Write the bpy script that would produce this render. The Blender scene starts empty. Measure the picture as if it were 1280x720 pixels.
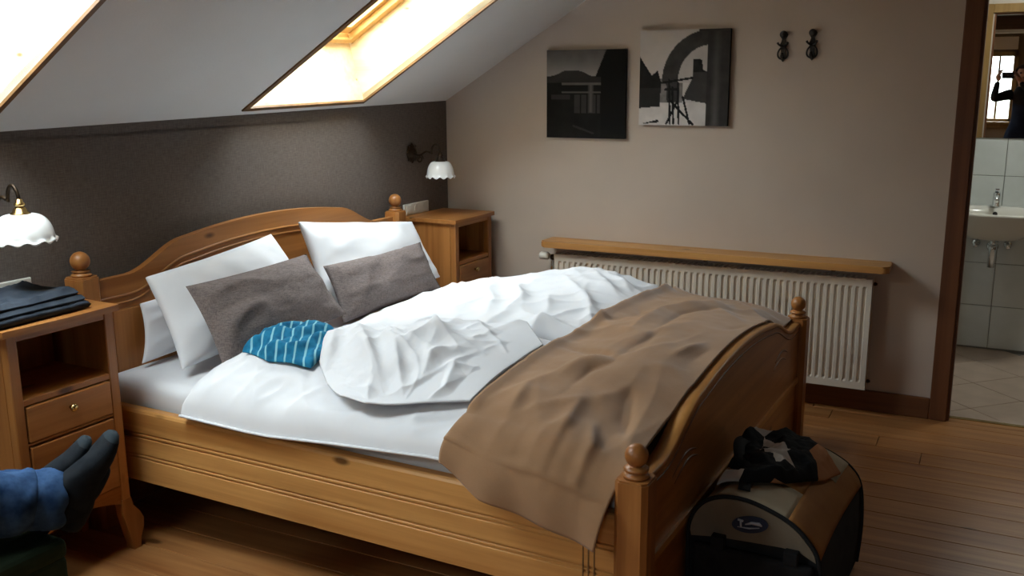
import bpy, bmesh, math, random
import numpy as np
from mathutils import Vector, Matrix, noise
random.seed(7)
sc = bpy.context.scene
COL = sc.collection
R = math.radians

# ------------------------------------------------------------------ camera
CAM = Vector((-4.8664, -2.8760, 1.6253))
az, el, roll = R(26.791), R(-12.279), R(0.35)
fw = Vector((math.cos(el)*math.cos(az), math.cos(el)*math.sin(az), math.sin(el)))
rt0 = fw.cross(Vector((0, 0, 1))).normalized(); dn0 = fw.cross(rt0)
rt = math.cos(roll)*rt0 + math.sin(roll)*dn0
dn = -math.sin(roll)*rt0 + math.cos(roll)*dn0
cd = bpy.data.cameras.new('camera'); cam = bpy.data.objects.new('camera', cd); COL.objects.link(cam)
cam.matrix_world = Matrix(((rt.x, -dn.x, -fw.x, CAM.x), (rt.y, -dn.y, -fw.y, CAM.y), (rt.z, -dn.z, -fw.z, CAM.z), (0, 0, 0, 1)))
cd.sensor_width = 36; cd.lens = 36*1201.07/1280; cd.clip_start = 0.02
sc.camera = cam

# ------------------------------------------------------------------ light and exposure
w = bpy.data.worlds.new('overcast_sky'); sc.world = w; w.use_nodes = True
bg = w.node_tree.nodes['Background']
bg.inputs['Color'].default_value = (0.86, 0.95, 1.0, 1); bg.inputs['Strength'].default_value = 25.0
# overcast sky: three times as bright overhead as at the horizon, dull ground below
_t = w.node_tree; _tc = _t.nodes.new('ShaderNodeTexCoord'); _sx = _t.nodes.new('ShaderNodeSeparateXYZ'); _rm = _t.nodes.new('ShaderNodeValToRGB')
_mr = _t.nodes.new('ShaderNodeMapRange'); _mr.inputs['From Min'].default_value = -1; _mr.inputs['From Max'].default_value = 1
_t.links.new(_tc.outputs['Generated'], _sx.inputs[0]); _t.links.new(_sx.outputs['Z'], _mr.inputs['Value']); _t.links.new(_mr.outputs[0], _rm.inputs[0])
_e = _rm.color_ramp.elements; _e[0].position = .485; _e[0].color = (.10, .105, .09, 1); _e[1].position = .515; _e[1].color = (.30, .325, .34, 1)
_q = _e.new(1.0); _q.color = (.84, .94, 1.0, 1)
_t.links.new(_rm.outputs[0], bg.inputs['Color'])
vs = sc.view_settings
vs.view_transform = 'Standard'; vs.look = 'None'; vs.gamma = 1.0; vs.use_curve_mapping = False; vs.exposure = 0.42
sc.cycles.max_bounces = 10; sc.cycles.diffuse_bounces = 6; sc.cycles.transparent_max_bounces = 12
sc.cycles.sample_clamp_indirect = 6.0; sc.cycles.caustics_reflective = False; sc.cycles.caustics_refractive = False

PSI = -0.0281                                   # the headboard wall is not quite square to the back wall
MH = Matrix.Rotation(PSI, 4, 'Z')
MI = Matrix.Identity(4)

# ------------------------------------------------------------------ helpers
BASE = {}
def V(*a): return Vector(a)
class MB:
    def __init__(s): s.bm = bmesh.new(); s.sm = False
    def faces(s, vs_, fs, smooth=False, mi=0):
        v = [s.bm.verts.new(p) for p in vs_]
        out = []
        for f in fs:
            try:
                q = s.bm.faces.new([v[i] for i in f]); q.smooth = smooth; q.material_index = mi; out.append(q)
            except ValueError: pass
        return v, out
    def box(s, a, b, bev=0.0, seg=2, mi=0, rot=None, about=None):
        a = Vector(a); b = Vector(b)
        lo = Vector(map(min, a, b)); hi = Vector(map(max, a, b))
        P = [(x, y, z) for z in (lo.z, hi.z) for y in (lo.y, hi.y) for x in (lo.x, hi.x)]
        F = [(0, 2, 3, 1), (4, 5, 7, 6), (0, 1, 5, 4), (2, 6, 7, 3), (0, 4, 6, 2), (1, 3, 7, 5)]
        v, f = s.faces(P, F, mi=mi)
        if rot is not None:
            c = Vector(about) if about is not None else (lo+hi)/2
            for q in v: q.co = c + rot @ (q.co-c)
        if bev > 0:
            es = list({e for q in f for e in q.edges})
            r = bmesh.ops.bevel(s.bm, geom=es, offset=bev, segments=seg, affect='EDGES', profile=0.5)
            for q in r['faces']: q.material_index = mi
        return s
    def tube(s, pts, rad, n=10, cap=True, mi=0, smooth=True, squash=1.0):
        pts = [Vector(p) for p in pts]
        if not hasattr(rad, '__len__'): rad = [rad]*len(pts)
        rings = []; up = None
        for i, p in enumerate(pts):
            t = (pts[min(i+1, len(pts)-1)]-pts[max(i-1, 0)]).normalized()
            if up is None:
                up = Vector((0, 0, 1)) if abs(t.z) < .9 else Vector((1, 0, 0))
            x = t.cross(up).normalized(); y = x.cross(t).normalized(); up = y
            rings.append([s.bm.verts.new(p + rad[i]*(math.cos(2*math.pi*k/n)*x + squash*math.sin(2*math.pi*k/n)*y)) for k in range(n)])
        for a, b in zip(rings, rings[1:]):
            for k in range(n):
                f = s.bm.faces.new((a[k], a[(k+1) % n], b[(k+1) % n], b[k])); f.smooth = smooth; f.material_index = mi
        if cap:
            for r_ in (rings[0][::-1], rings[-1]):
                f = s.bm.faces.new(r_); f.material_index = mi
        return s
    def lathe(s, prof, c, n=24, axis='Z', mi=0, cap=True, fn=None):
        c = Vector(c); rings = []
        for (r_, h) in prof:
            ring = []
            for k in range(n):
                a = 2*math.pi*k/n
                rr = r_ if fn is None else fn(r_, h, a)
                hh = h
                if isinstance(rr, tuple): rr, hh = rr
                if axis == 'Z': p = Vector((rr*math.cos(a), rr*math.sin(a), hh))
                elif axis == 'Y': p = Vector((rr*math.cos(a), hh, rr*math.sin(a)))
                else: p = Vector((hh, rr*math.cos(a), rr*math.sin(a)))
                ring.append(s.bm.verts.new(c+p))
            rings.append(ring)
        for a, b in zip(rings, rings[1:]):
            for k in range(n):
                f = s.bm.faces.new((a[k], a[(k+1) % n], b[(k+1) % n], b[k])); f.smooth = True; f.material_index = mi
        if cap:
            for r_ in (rings[0][::-1], rings[-1]):
                try: f = s.bm.faces.new(r_); f.material_index = mi
                except ValueError: pass
        return s
    def prism(s, poly, d0, d1, plane='XZ', mi=0, smooth=False):
        # poly 2D points in plane, extruded along the third axis from d0 to d1
        def P(q, d):
            if plane == 'XZ': return (q[0], d, q[1])
            if plane == 'YZ': return (d, q[0], q[1])
            return (q[0], q[1], d)
        n = len(poly)
        v = [s.bm.verts.new(P(q, d0)) for q in poly]+[s.bm.verts.new(P(q, d1)) for q in poly]
        s.bm.faces.new(v[:n][::-1]).material_index = mi; s.bm.faces.new(v[n:]).material_index = mi
        for i in range(n):
            f = s.bm.faces.new((v[i], v[(i+1) % n], v[n+(i+1) % n], v[n+i])); f.smooth = smooth; f.material_index = mi
        return s
    def grid(s, G, smooth=True, mi=0, closed=False):
        nu, nv = len(G), len(G[0])
        W = [[s.bm.verts.new(p) for p in row] for row in G]
        for i in range(nu-1):
            for j in range(nv-(0 if closed else 1)):
                f = s.bm.faces.new((W[i][j], W[i+1][j], W[i+1][(j+1) % nv], W[i][(j+1) % nv])); f.smooth = smooth; f.material_index = mi
        return W
    def shell(s, T, B, smooth=True, mi=0):
        # closed solid from a top grid T and a bottom grid B with the same layout
        W = s.grid(T, smooth, mi); U = s.grid([r_[:] for r_ in B], smooth, mi)
        for row in ():
            pass
        nu, nv = len(T), len(T[0])
        loop = [(i, 0) for i in range(nu)]+[(nu-1, j) for j in range(1, nv)]+[(i, nv-1) for i in range(nu-2, -1, -1)]+[(0, j) for j in range(nv-2, 0, -1)]
        for a, b in zip(loop, loop[1:]+loop[:1]):
            f = s.bm.faces.new((W[a[0]][a[1]], W[b[0]][b[1]], U[b[0]][b[1]], U[a[0]][a[1]])); f.smooth = smooth; f.material_index = mi
        return s

def mesh_of(mb, name, mats, base, fix=True):
    bm = mb.bm
    bmesh.ops.translate(bm, verts=bm.verts, vec=-Vector(base))
    if fix: bmesh.ops.recalc_face_normals(bm, faces=bm.faces)
    me = bpy.data.meshes.new(name); bm.to_mesh(me); bm.free()
    for m in (mats if isinstance(mats, (list, tuple)) else [mats]): me.materials.append(m)
    return me
def tag(o, label=None, cat=None, group=None, kind=None):
    if label: o['label'] = label
    if cat: o['category'] = cat
    if group: o['group'] = group
    if kind: o['kind'] = kind
    return o
def empty(name, base, label, cat, F=MH, group=None):
    o = bpy.data.objects.new(name, None); COL.objects.link(o); o.empty_display_size = .05
    o.matrix_world = F @ Matrix.Translation(Vector(base)); BASE[o.name] = Vector(base)
    return tag(o, label, cat, group)
def part(name, mb, m, parent, label=None):
    base = BASE[parent.name]
    o = bpy.data.objects.new(name, mesh_of(mb, name, m, base)); COL.objects.link(o)
    o.parent = parent; BASE[o.name] = base
    if label: o['label'] = label
    return o
def solo(name, mb, m, base, label=None, cat=None, F=MH, group=None, kind=None):
    o = bpy.data.objects.new(name, mesh_of(mb, name, m, base)); COL.objects.link(o)
    o.matrix_world = F @ Matrix.Translation(Vector(base)); BASE[o.name] = Vector(base)
    return tag(o, label, cat, group, kind)
def struct(name, mb, m, F=MI, base=(0, 0, 0)): return solo(name, mb, m, base, F=F, kind='structure')
def piece(name, me, parent, loc):
    o = bpy.data.objects.new(name, me); COL.objects.link(o); o.parent = parent; o.location = loc; return o

# ------------------------------------------------------------------ materials
def newmat(name, rough=.5, spec=.5, metal=0.0):
    m = bpy.data.materials.new(name); m.use_nodes = True
    b = m.node_tree.nodes['Principled BSDF']
    b.inputs['Roughness'].default_value = rough; b.inputs['Specular IOR Level'].default_value = spec; b.inputs['Metallic'].default_value = metal
    return m, m.node_tree, b
def nd(t, typ, **kw):
    n = t.nodes.new(typ)
    for k, v in kw.items(): setattr(n, k, v)
    return n
def coords(t, scale=(1, 1, 1), rnd=0.0, rot=(0, 0, 0)):
    tc = nd(t, 'ShaderNodeTexCoord'); mp = nd(t, 'ShaderNodeMapping')
    mp.inputs['Scale'].default_value = scale; mp.inputs['Rotation'].default_value = rot
    if rnd:
        oi = nd(t, 'ShaderNodeObjectInfo'); vm = nd(t, 'ShaderNodeVectorMath', operation='MULTIPLY_ADD')
        vm.inputs[1].default_value = (rnd, rnd*1.7, rnd*2.3)
        t.links.new(oi.outputs['Random'], vm.inputs[0]); t.links.new(tc.outputs['Object'], vm.inputs[2])
        t.links.new(vm.outputs[0], mp.inputs['Vector'])
    else: t.links.new(tc.outputs['Object'], mp.inputs['Vector'])
    return mp.outputs['Vector']
def ramp(t, src, stops):
    r_ = nd(t, 'ShaderNodeValToRGB'); e = r_.color_ramp.elements
    while len(e) < len(stops): e.new(.5)
    for q, (p, c) in zip(e, stops): q.position = p; q.color = (*c, 1) if len(c) == 3 else c
    t.links.new(src, r_.inputs[0]); return r_.outputs[0]
def bump(t, b, src, strength=.2, dist=.01):
    bp = nd(t, 'ShaderNodeBump'); bp.inputs['Strength'].default_value = strength; bp.inputs['Distance'].default_value = dist
    t.links.new(src, bp.inputs['Height']); t.links.new(bp.outputs[0], b.inputs['Normal'])
def noisy(name, c1, c2, scale=(8, 8, 8), rough=.8, spec=.2, bs=0.0, bscale=None, bdist=.003, metal=0.0, detail=5.0, sheen=0.0):
    m, t, b = newmat(name, rough, spec, metal)
    n = nd(t, 'ShaderNodeTexNoise'); n.inputs['Detail'].default_value = detail; n.inputs['Scale'].default_value = 1.0
    t.links.new(coords(t, scale), n.inputs['Vector'])
    t.links.new(ramp(t, n.outputs[0], [(.3, c1), (.7, c2)]), b.inputs['Base Color'])
    if sheen: b.inputs['Sheen Weight'].default_value = sheen
    if bs:
        n2 = nd(t, 'ShaderNodeTexNoise'); n2.inputs['Scale'].default_value = 1.0; n2.inputs['Detail'].default_value = 6
        t.links.new(coords(t, bscale or scale), n2.inputs['Vector']); bump(t, b, n2.outputs[0], bs, bdist)
    return m
def pine(name, lo, hi, axis=0, rough=.38, knots=True, spec=.45, kscale=3.0, kcol=None):
    m, t, b = newmat(name, rough, spec)
    sc_ = [16.0]*3; sc_[axis] = .9
    v = coords(t, tuple(sc_), rnd=13.0)
    n = nd(t, 'ShaderNodeTexNoise'); n.inputs['Scale'].default_value = 1.0; n.inputs['Detail'].default_value = 6; n.inputs['Roughness'].default_value = .55; n.inputs['Distortion'].default_value = .4
    t.links.new(v, n.inputs['Vector'])
    s2 = [55.0]*3; s2[axis] = 1.6
    n2 = nd(t, 'ShaderNodeTexNoise'); n2.inputs['Scale'].default_value = 1.0; n2.inputs['Detail'].default_value = 3
    t.links.new(coords(t, tuple(s2), rnd=13.0), n2.inputs['Vector'])
    mx = nd(t, 'ShaderNodeMath', operation='MULTIPLY_ADD'); mx.inputs[1].default_value = .35
    t.links.new(n2.outputs[0], mx.inputs[0]); t.links.new(n.outputs[0], mx.inputs[2])
    c = ramp(t, mx.outputs[0], [(.5, lo), (.82, hi)])
    if knots:
        s3 = [kscale*2.4]*3; s3[axis] = kscale
        vo = nd(t, 'ShaderNodeTexVoronoi'); vo.inputs['Scale'].default_value = 1.0; vo.inputs['Randomness'].default_value = 1.0
        t.links.new(coords(t, tuple(s3), rnd=13.0), vo.inputs['Vector'])
        k = ramp(t, vo.outputs['Distance'], [(.055, (1, 1, 1)), (.12, (0, 0, 0))])
        mc = nd(t, 'ShaderNodeMix', data_type='RGBA'); t.links.new(k, mc.inputs['Factor'])
        t.links.new(c, mc.inputs[6]); mc.inputs[7].default_value = (*(kcol or tuple(x*.35 for x in lo)), 1); c = mc.outputs[2]
    t.links.new(c, b.inputs['Base Color'])
    bump(t, b, mx.outputs[0], .06, .004)
    return m
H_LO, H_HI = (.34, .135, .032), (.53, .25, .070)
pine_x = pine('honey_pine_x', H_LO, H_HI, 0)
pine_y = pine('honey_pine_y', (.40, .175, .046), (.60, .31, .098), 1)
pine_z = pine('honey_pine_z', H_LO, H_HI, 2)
A_LO, A_HI = (.27, .098, .023), (.42, .175, .048)  # same pine, darkened and reddened so headboard, footboard and nightstands look shaded
shade_x = pine('shaded_pine_x', A_LO, A_HI, 0)
shade_z = pine('shaded_pine_z', A_LO, A_HI, 2)
reveal_m = pine('pale_reveal_pine', (.74, .56, .30), (.84, .68, .42), 1, rough=.5, kscale=5.0, kcol=(.25, .14, .06))
sash_m = pine('sash_pine', (.55, .30, .08), (.66, .40, .13), 1, knots=False)
edge_m = pine('brown_edge_wood', (.13, .062, .02), (.2, .10, .035), 1, knots=False)
casing_m = pine('red_brown_casing', (.11, .036, .013), (.17, .064, .023), 2, rough=.42, knots=True, kscale=2.0)
bathcasing_m = pine('bath_casing_wood', (.22, .12, .034), (.31, .18, .06), 2, rough=.42, knots=False)
board_ceiling = pine('boarded_ceiling_wood', (.17, .085, .035), (.24, .13, .055), 0, knots=False)
board_m = pine('skirting_wood', (.12, .042, .015), (.19, .075, .026), 1, knots=False)
floor_m = pine('floor_pine', (.22, .080, .023), (.37, .17, .058), 1, rough=.33, kscale=2.6)
groove_m = noisy('floor_gap', (.05, .025, .01), (.08, .04, .02))
plaster = noisy('cream_plaster', (.52, .44, .375), (.56, .475, .405), (3, 3, 3), .9, .1, .12, (60, 60, 60))
ceil_m = noisy('white_ceiling_paint', (.69, .69, .68), (.73, .73, .72), (3, 3, 3), .9, .1, .15, (90, 90, 90))
dull_white = noisy('plain_wall', (.15, .10, .06), (.19, .13, .08), (2, 2, 2), .9)
def linen(name, c1, c2, sx=(30, 30, 260)):
    m, t, b = newmat(name, .85, .15)
    n = nd(t, 'ShaderNodeTexNoise'); n.inputs['Scale'].default_value = 1.0; n.inputs['Detail'].default_value = 4
    t.links.new(coords(t, sx), n.inputs['Vector'])
    n2 = nd(t, 'ShaderNodeTexNoise'); n2.inputs['Scale'].default_value = 1.0; n2.inputs['Detail'].default_value = 4
    t.links.new(coords(t, (sx[2], sx[2], sx[0])), n2.inputs['Vector'])
    mx = nd(t, 'ShaderNodeMath', operation='ADD'); t.links.new(n.outputs[0], mx.inputs[0]); t.links.new(n2.outputs[0], mx.inputs[1])
    hv = nd(t, 'ShaderNodeMath', operation='MULTIPLY'); hv.inputs[1].default_value = .5; t.links.new(mx.outputs[0], hv.inputs[0])
    t.links.new(ramp(t, hv.outputs[0], [(.35, c1), (.65, c2)]), b.inputs['Base Color'])
    bump(t, b, hv.outputs[0], .15, .002)
    return m
wallpaper = linen('taupe_wallpaper', (.098, .079, .069), (.162, .133, .117))
greycloth = linen('taupe_cushion_cloth', (.105, .082, .076), (.21, .17, .16), (60, 60, 300))
white_cloth = noisy('white_cotton', (.67, .67, .69), (.71, .71, .73), (5, 5, 5), .8, .15, .1, (220, 220, 220), .001)
blanket_m = noisy('camel_fleece', (.275, .152, .078), (.34, .195, .104), (6, 6, 6), .95, .05, .25, (160, 160, 160), .002, sheen=.25)
ticking = noisy('grey_sheet', (.5, .5, .52), (.55, .55, .57))  # plain grey sheet cloth
denim = noisy('blue_denim', (.010, .028, .075), (.045, .095, .20), (26, 26, 26), .9, .1, .3, (300, 300, 300), .001)
sock_m = noisy('charcoal_sock', (.009, .011, .014), (.017, .02, .024), (30, 30, 30), .95, .1, .4, (320, 320, 320), .0015)
toe_m = noisy('grey_sock_toe', (.022, .029, .034), (.03, .038, .045), (30, 30, 30), .95, .1, .4, (320, 320, 320), .0015)
darkcloth = noisy('dark_slate_denim', (.018, .024, .034), (.05, .06, .078), (12, 12, 12), .9, .1, .3, (250, 250, 250), .001)
blackcloth = noisy('black_cloth', (.008, .008, .009), (.016, .016, .017), (20, 20, 20), .85, .2, .2, (200, 200, 200), .001)
navy = noisy('navy_cloth', (.010, .013, .024), (.016, .021, .036), (10, 10, 10), .9, .1)
greenvelvet = noisy('dark_green_upholstery', (.016, .028, .016), (.03, .047, .027), (12, 12, 12), .9, .1, .2, (200, 200, 200), .001)
skin_m = noisy('skin', (.42, .22, .15), (.5, .28, .2), (12, 12, 12), .55)
hair_m = noisy('brown_hair', (.025, .014, .008), (.05, .028, .016), (60, 60, 10), .6)
whiteenamel = noisy('white_enamel', (.68, .61, .52), (.71, .64, .55), (3, 3, 3), .35, .5)
plastic_c = noisy('cream_plastic', (.62, .6, .54), (.66, .64, .58), (4, 4, 4), .35, .5)
bronze = noisy('dark_bronze', (.03, .019, .012), (.07, .045, .025), (30, 30, 30), .4, .5, metal=.8)
iron = noisy('black_iron', (.012, .009, .008), (.022, .017, .014), (30, 30, 30), .5, .5, metal=.3)
brass = noisy('brass', (.55, .38, .15), (.68, .5, .22), (20, 20, 20), .25, .5, metal=1.0)
chrome = noisy('chrome', (.72, .74, .76), (.78, .8, .82), (10, 10, 10), .12, .5, metal=1.0)
ceramic = noisy('white_ceramic', (.70, .68, .62), (.73, .71, .65), (3, 3, 3), .12, .5)
tile_m = noisy('pale_wall_tile', (.60, .635, .62), (.655, .69, .675), (9, 9, 9), .12, .5, .25, (16, 16, 16), .004)
ftile_m = noisy('beige_floor_tile', (.42, .32, .25), (.54, .42, .335), (7, 7, 7), .3, .4)
grout = noisy('grey_grout', (.25, .24, .22), (.3, .29, .27), (20, 20, 20), .9)
tan_nylon = noisy('tan_nylon', (.25, .105, .028), (.32, .145, .042), (8, 8, 8), .8, .2, .2, (250, 250, 250), .001)
cream_nylon = noisy('cream_nylon', (.34, .28, .19), (.41, .34, .24), (8, 8, 8), .8, .2, .2, (250, 250, 250), .001)
greyb_nylon = noisy('beige_grey_nylon', (.15, .12, .086), (.19, .155, .112), (8, 8, 8), .8, .2, .2, (250, 250, 250), .001)
logo_dark = noisy('navy_emblem', (.012, .02, .045), (.02, .03, .06), (10, 10, 10), .4)
logo_light = noisy('pale_emblem_thread', (.35, .38, .45), (.42, .45, .52), (10, 10, 10), .5)
beam_m = pine('dark_beam', (.05, .024, .012), (.09, .045, .022), 1, knots=False)
phone_m = noisy('black_phone', (.01, .01, .011), (.016, .016, .017), (9, 9, 9), .25)
def stripes():
    m, t, b = newmat('blue_striped_cloth', .85, .15)
    wv = nd(t, 'ShaderNodeTexWave', wave_type='BANDS', bands_direction='X'); wv.inputs['Scale'].default_value = 9.0; wv.inputs['Distortion'].default_value = 2.2; wv.inputs['Detail'].default_value = 1.5; wv.inputs['Detail Scale'].default_value = 1.0
    t.links.new(coords(t, (1, 1, 1), rot=(0, 0, R(62))), wv.inputs['Vector'])
    n = nd(t, 'ShaderNodeTexNoise'); n.inputs['Scale'].default_value = 30
    t.links.new(coords(t), n.inputs['Vector'])
    c = ramp(t, n.outputs[0], [(.3, (.008, .10, .20)), (.7, (.018, .20, .36))])
    k = ramp(t, wv.outputs[0], [(.86, (0, 0, 0)), (.96, (1, 1, 1))])
    mc = nd(t, 'ShaderNodeMix', data_type='RGBA'); t.links.new(k, mc.inputs['Factor']); t.links.new(c, mc.inputs[6]); mc.inputs[7].default_value = (.22, .50, .58, 1)
    t.links.new(mc.outputs[2], b.inputs['Base Color']); return m
blue_m = stripes()
def glassmat():
    m = bpy.data.materials.new('window_glass'); m.use_nodes = True; t = m.node_tree; t.nodes.clear()
    o = nd(t, 'ShaderNodeOutputMaterial'); mx = nd(t, 'ShaderNodeMixShader'); tr = nd(t, 'ShaderNodeBsdfTransparent'); gl = nd(t, 'ShaderNodeBsdfGlossy')
    gl.inputs['Roughness'].default_value = .02; mx.inputs[0].default_value = .05; tr.inputs[0].default_value = (.97, .985, .98, 1)
    t.links.new(tr.outputs[0], mx.inputs[1]); t.links.new(gl.outputs[0], mx.inputs[2]); t.links.new(mx.outputs[0], o.inputs[0]); return m
glass = glassmat()
def mirrormat():
    m, t, b = newmat('mirror_silver', .0, .5, 1.0); b.inputs['Base Color'].default_value = (.9, .92, .91, 1); return m
mirror_m = mirrormat()
def opal():
    m, t, b = newmat('opal_glass', .15, .5); b.inputs['Base Color'].default_value = (.88, .89, .88, 1)
    b.inputs['Subsurface Weight'].default_value = .35; b.inputs['Subsurface Radius'].default_value = (.03, .03, .03); return m
opal_m = opal()
def emit(name, c, s):
    m = bpy.data.materials.new(name); m.use_nodes = True; t = m.node_tree; t.nodes.clear()
    o = nd(t, 'ShaderNodeOutputMaterial'); e = nd(t, 'ShaderNodeEmission'); e.inputs[0].default_value = (*c, 1); e.inputs[1].default_value = s
    t.links.new(e.outputs[0], o.inputs[0]); return m
def attrmat():
    m, t, b = newmat('canvas_print', .8, .2); a = nd(t, 'ShaderNodeAttribute', attribute_name='Print')
    t.links.new(a.outputs['Color'], b.inputs['Base Color']); return m
print_m = attrmat()

# ------------------------------------------------------------------ room shell
TH = R(31); CA, SA = math.cos(TH), math.sin(TH)
E1 = V(1, 0, .0145).normalized(); E2 = V(0, -CA, SA); N = E1.cross(-E2).normalized()
if N.z < 0: N = -N
O0 = V(0, 0, 1.505)
def S(x, s, d): return O0 + E1*x + E2*s + N*d            # headboard frame
XR, YR, ZC = -6.6, -4.0, 2.50
SMAX = (ZC-1.49)/SA
SKY = [(-1.66, -.85), (-3.66, -2.85), (-5.70, -4.55)]  # last skylight is out of view, widened to brighten rail and duvet
s0, s1 = .062, 1.08

mb = MB(); mb.box((XR-.1, YR-.1, -.06), (.12, .5, -.012)); floor = struct('floor', mb, groove_m)
pw = .142; x = XR
k = 0
plank_cache = {}
while x < .0:
    x1 = min(x+pw, .0)
    cut = -1.1-2.0*random.random()
    for (ya, yb) in ((YR, cut), (cut, .22)):
        key = (round(x1-x, 3), round(yb-ya, 2))
        m_ = MB(); m_.box((x+.0012, ya+.0012, -.012), (x1-.0012, yb-.0012, 0), .0015, 1)
        c = V((x+x1)/2, (ya+yb)/2, 0)
        o = bpy.data.objects.new('plank', mesh_of(m_, 'plank', floor_m, c)); COL.objects.link(o); o.parent = floor; o.location = c
    x = x1

mb = MB(); mb.box((XR-.5, 0, -.05), (.1, .12, 1.44))
# wall top follows the slightly crooked eaves line
mb.faces([(XR-.5, 0, 1.44), (.02, 0, 1.44), (.02, 0, 1.51), (XR-.5, 0, 1.505-.0145*6.9)], [(0, 1, 2, 3)])
mb.faces([(XR-.5, .12, 1.44), (.1, .12, 1.44), (.1, .12, 1.6), (XR-.5, .12, 1.6)], [(0, 1, 2, 3)])
struct('wall_left', mb, wallpaper, F=MH)

def gable(z_add=.0):
    return [(.3, -.05), (.3, 1.3+z_add), (.0, 1.507+z_add), (-1.70, 2.53+z_add), (YR-.1, 2.53+z_add), (YR-.1, -.05)]
DY0, DY1, DZ = -2.762, -3.56, 2.05                          # doorway
mb = MB()
mb.prism([(.3, -.05), (.3, 1.40), (-.02, 1.56), (-1.70, 2.6), (DY0, 2.6), (DY0, -.05)], 0, .12, 'YZ')
mb.prism([(DY0, DZ), (DY0, 2.6), (DY1, 2.6), (DY1, DZ)], 0, .12, 'YZ')
mb.prism([(DY1, -.05), (DY1, 2.6), (YR-.1, 2.6), (YR-.1, -.05)], 0, .12, 'YZ')
wall_back = struct('wall_back', mb, plaster)
mb = MB(); mb.box((XR-.1, YR-.12, -.05), (1.7, YR, 2.6)); struct('wall_right', mb, dull_white)
# rear wall with the small window
WY0, WY1, WZ0, WZ1 = -2.56, -2.99, 1.04, 1.93
mb = MB()
for (ya, yb, za, zb) in ((.5, WY0, -.05, 2.6), (WY1, YR-.1, -.05, 2.6), (WY0, WY1, -.05, WZ0), (WY0, WY1, WZ1, 2.6)):
    mb.box((XR-.14, ya, za), (XR, yb, zb))
struct('wall_rear', mb, dull_white)

mb = MB()
xs = sorted({XR-.4, .02, *[q for p in SKY for q in p]}); ss = [-.02, s0, s1, SMAX+.30]
for i in range(len(xs)-1):
    for j in range(3):
        if j == 1 and any(abs(xs[i]-p[0]) < 1e-6 for p in SKY): continue
        P = [S(xs[i], ss[j], 0), S(xs[i+1], ss[j], 0), S(xs[i+1], ss[j+1], 0), S(xs[i], ss[j+1], 0)]
        mb.faces(P+[p+N*.03 for p in P], [(0, 1, 2, 3), (4, 7, 6, 5), (0, 4, 5, 1), (1, 5, 6, 2), (2, 6, 7, 3), (3, 7, 4, 0)])
struct('ceiling', mb, ceil_m, F=MH)
mb = MB(); mb.box((XR-.1, YR-.1, ZC), (.05, -1.55, ZC+.05)); struct('ceiling', mb, board_ceiling, F=MI)

# skylights
def sbox(mb, x0, x1, a0, a1, d0, d1, a0b=None, a1b=None):
    a0b = a0 if a0b is None else a0b; a1b = a1 if a1b is None else a1b
    P = [S(x0, a0, d0), S(x1, a0, d0), S(x1, a1, d0), S(x0, a1, d0), S(x0, a0b, d1), S(x1, a0b, d1), S(x1, a1b, d1), S(x0, a1b, d1)]
    mb.faces(P, [(0, 3, 2, 1), (4, 5, 6, 7), (0, 1, 5, 4), (1, 2, 6, 5), (2, 3, 7, 6), (3, 0, 4, 7)]); return mb
DEP, LIFT = .265, .078
for k, (xa, xb_) in enumerate(SKY):
    nm = 'window_%d' % (k+1)
    root = empty(nm, S((xa+xb_)/2, s0, 0), None, None); root['kind'] = 'structure'
    sa = s0+LIFT
    for side in (0, 1):
        m_ = MB()
        if side: sbox(m_, xb_, xb_+.02, s0-.0, s1, 0, DEP+.06)
        else: sbox(m_, xa-.02, xa, s0, s1, 0, DEP+.06)
        part('reveal_board', m_, reveal_m, root)
    m_ = MB(); sbox(m_, xa, xb_, s0-.02, s0, 0, DEP+.06, s0-.02+LIFT*1.22, s0+LIFT*1.22); part('reveal_board', m_, reveal_m, root)
    m_ = MB(); sbox(m_, xa, xb_, s1, s1+.02, 0, DEP+.06); part('reveal_board', m_, reveal_m, root)
    for (x0, x1, a0, a1) in ((xa-.024, xa+.004, s0-.02, s1+.024), (xb_-.004, xb_+.016, s0-.02, s1+.024), (xa-.024, xb_+.016, s0-.02, s0+.004), (xa-.024, xb_+.016, s1-.004, s1+.024)):
        m_ = MB(); sbox(m_, x0, x1, a0, a1, -.007, .003); part('edge_trim', m_, edge_m, root)
    f = MB()
    for (x0, x1, a0, a1) in ((xa, xa+.05, sa, s1), (xb_-.05, xb_, sa, s1), (xa+.05, xb_-.05, sa, sa+.05), (xa+.05, xb_-.05, s1-.05, s1)):
        sbox(f, x0, x1, a0+.02, a1, DEP, DEP+.05)
    fr = part('window_frame', f, sash_m, root)
    m_ = MB()
    for (x0, x1, a0, a1) in ((xa+.04, xa+.085, sa+.06, s1-.04), (xb_-.085, xb_-.04, sa+.06, s1-.04), (xa+.085, xb_-.085, sa+.06, sa+.11), (xa+.085, xb_-.085, s1-.09, s1-.04)):
        sbox(m_, x0, x1, a0, a1, DEP+.03, DEP+.065)
    part('sash', m_, sash_m, root)
    m_ = MB(); sbox(m_, xa+.08, xb_-.08, sa+.1, s1-.08, DEP+.048, DEP+.052); part('glass_pane', m_, glass, root)
    ld = bpy.data.lights.new('sky_portal', 'AREA'); ld.shape = 'RECTANGLE'; ld.size = xb_-xa; ld.size_y = s1-sa; ld.cycles.is_portal = True
    lo = bpy.data.objects.new('sky_portal', ld); COL.objects.link(lo)
    c = S((xa+xb_)/2, (sa+s1)/2, DEP+.09); M3 = Matrix((E1, E2, E1.cross(E2))).transposed().to_4x4()
    # area light looks along its local -Z, that is into the room
    zax = N; xax = E1; yax = zax.cross(xax)
    M3 = Matrix(((xax.x, yax.x, zax.x), (xax.y, yax.y, zax.y), (xax.z, yax.z, zax.z))).to_4x4()
    lo.matrix_world = MH @ Matrix.Translation(c) @ M3

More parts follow.
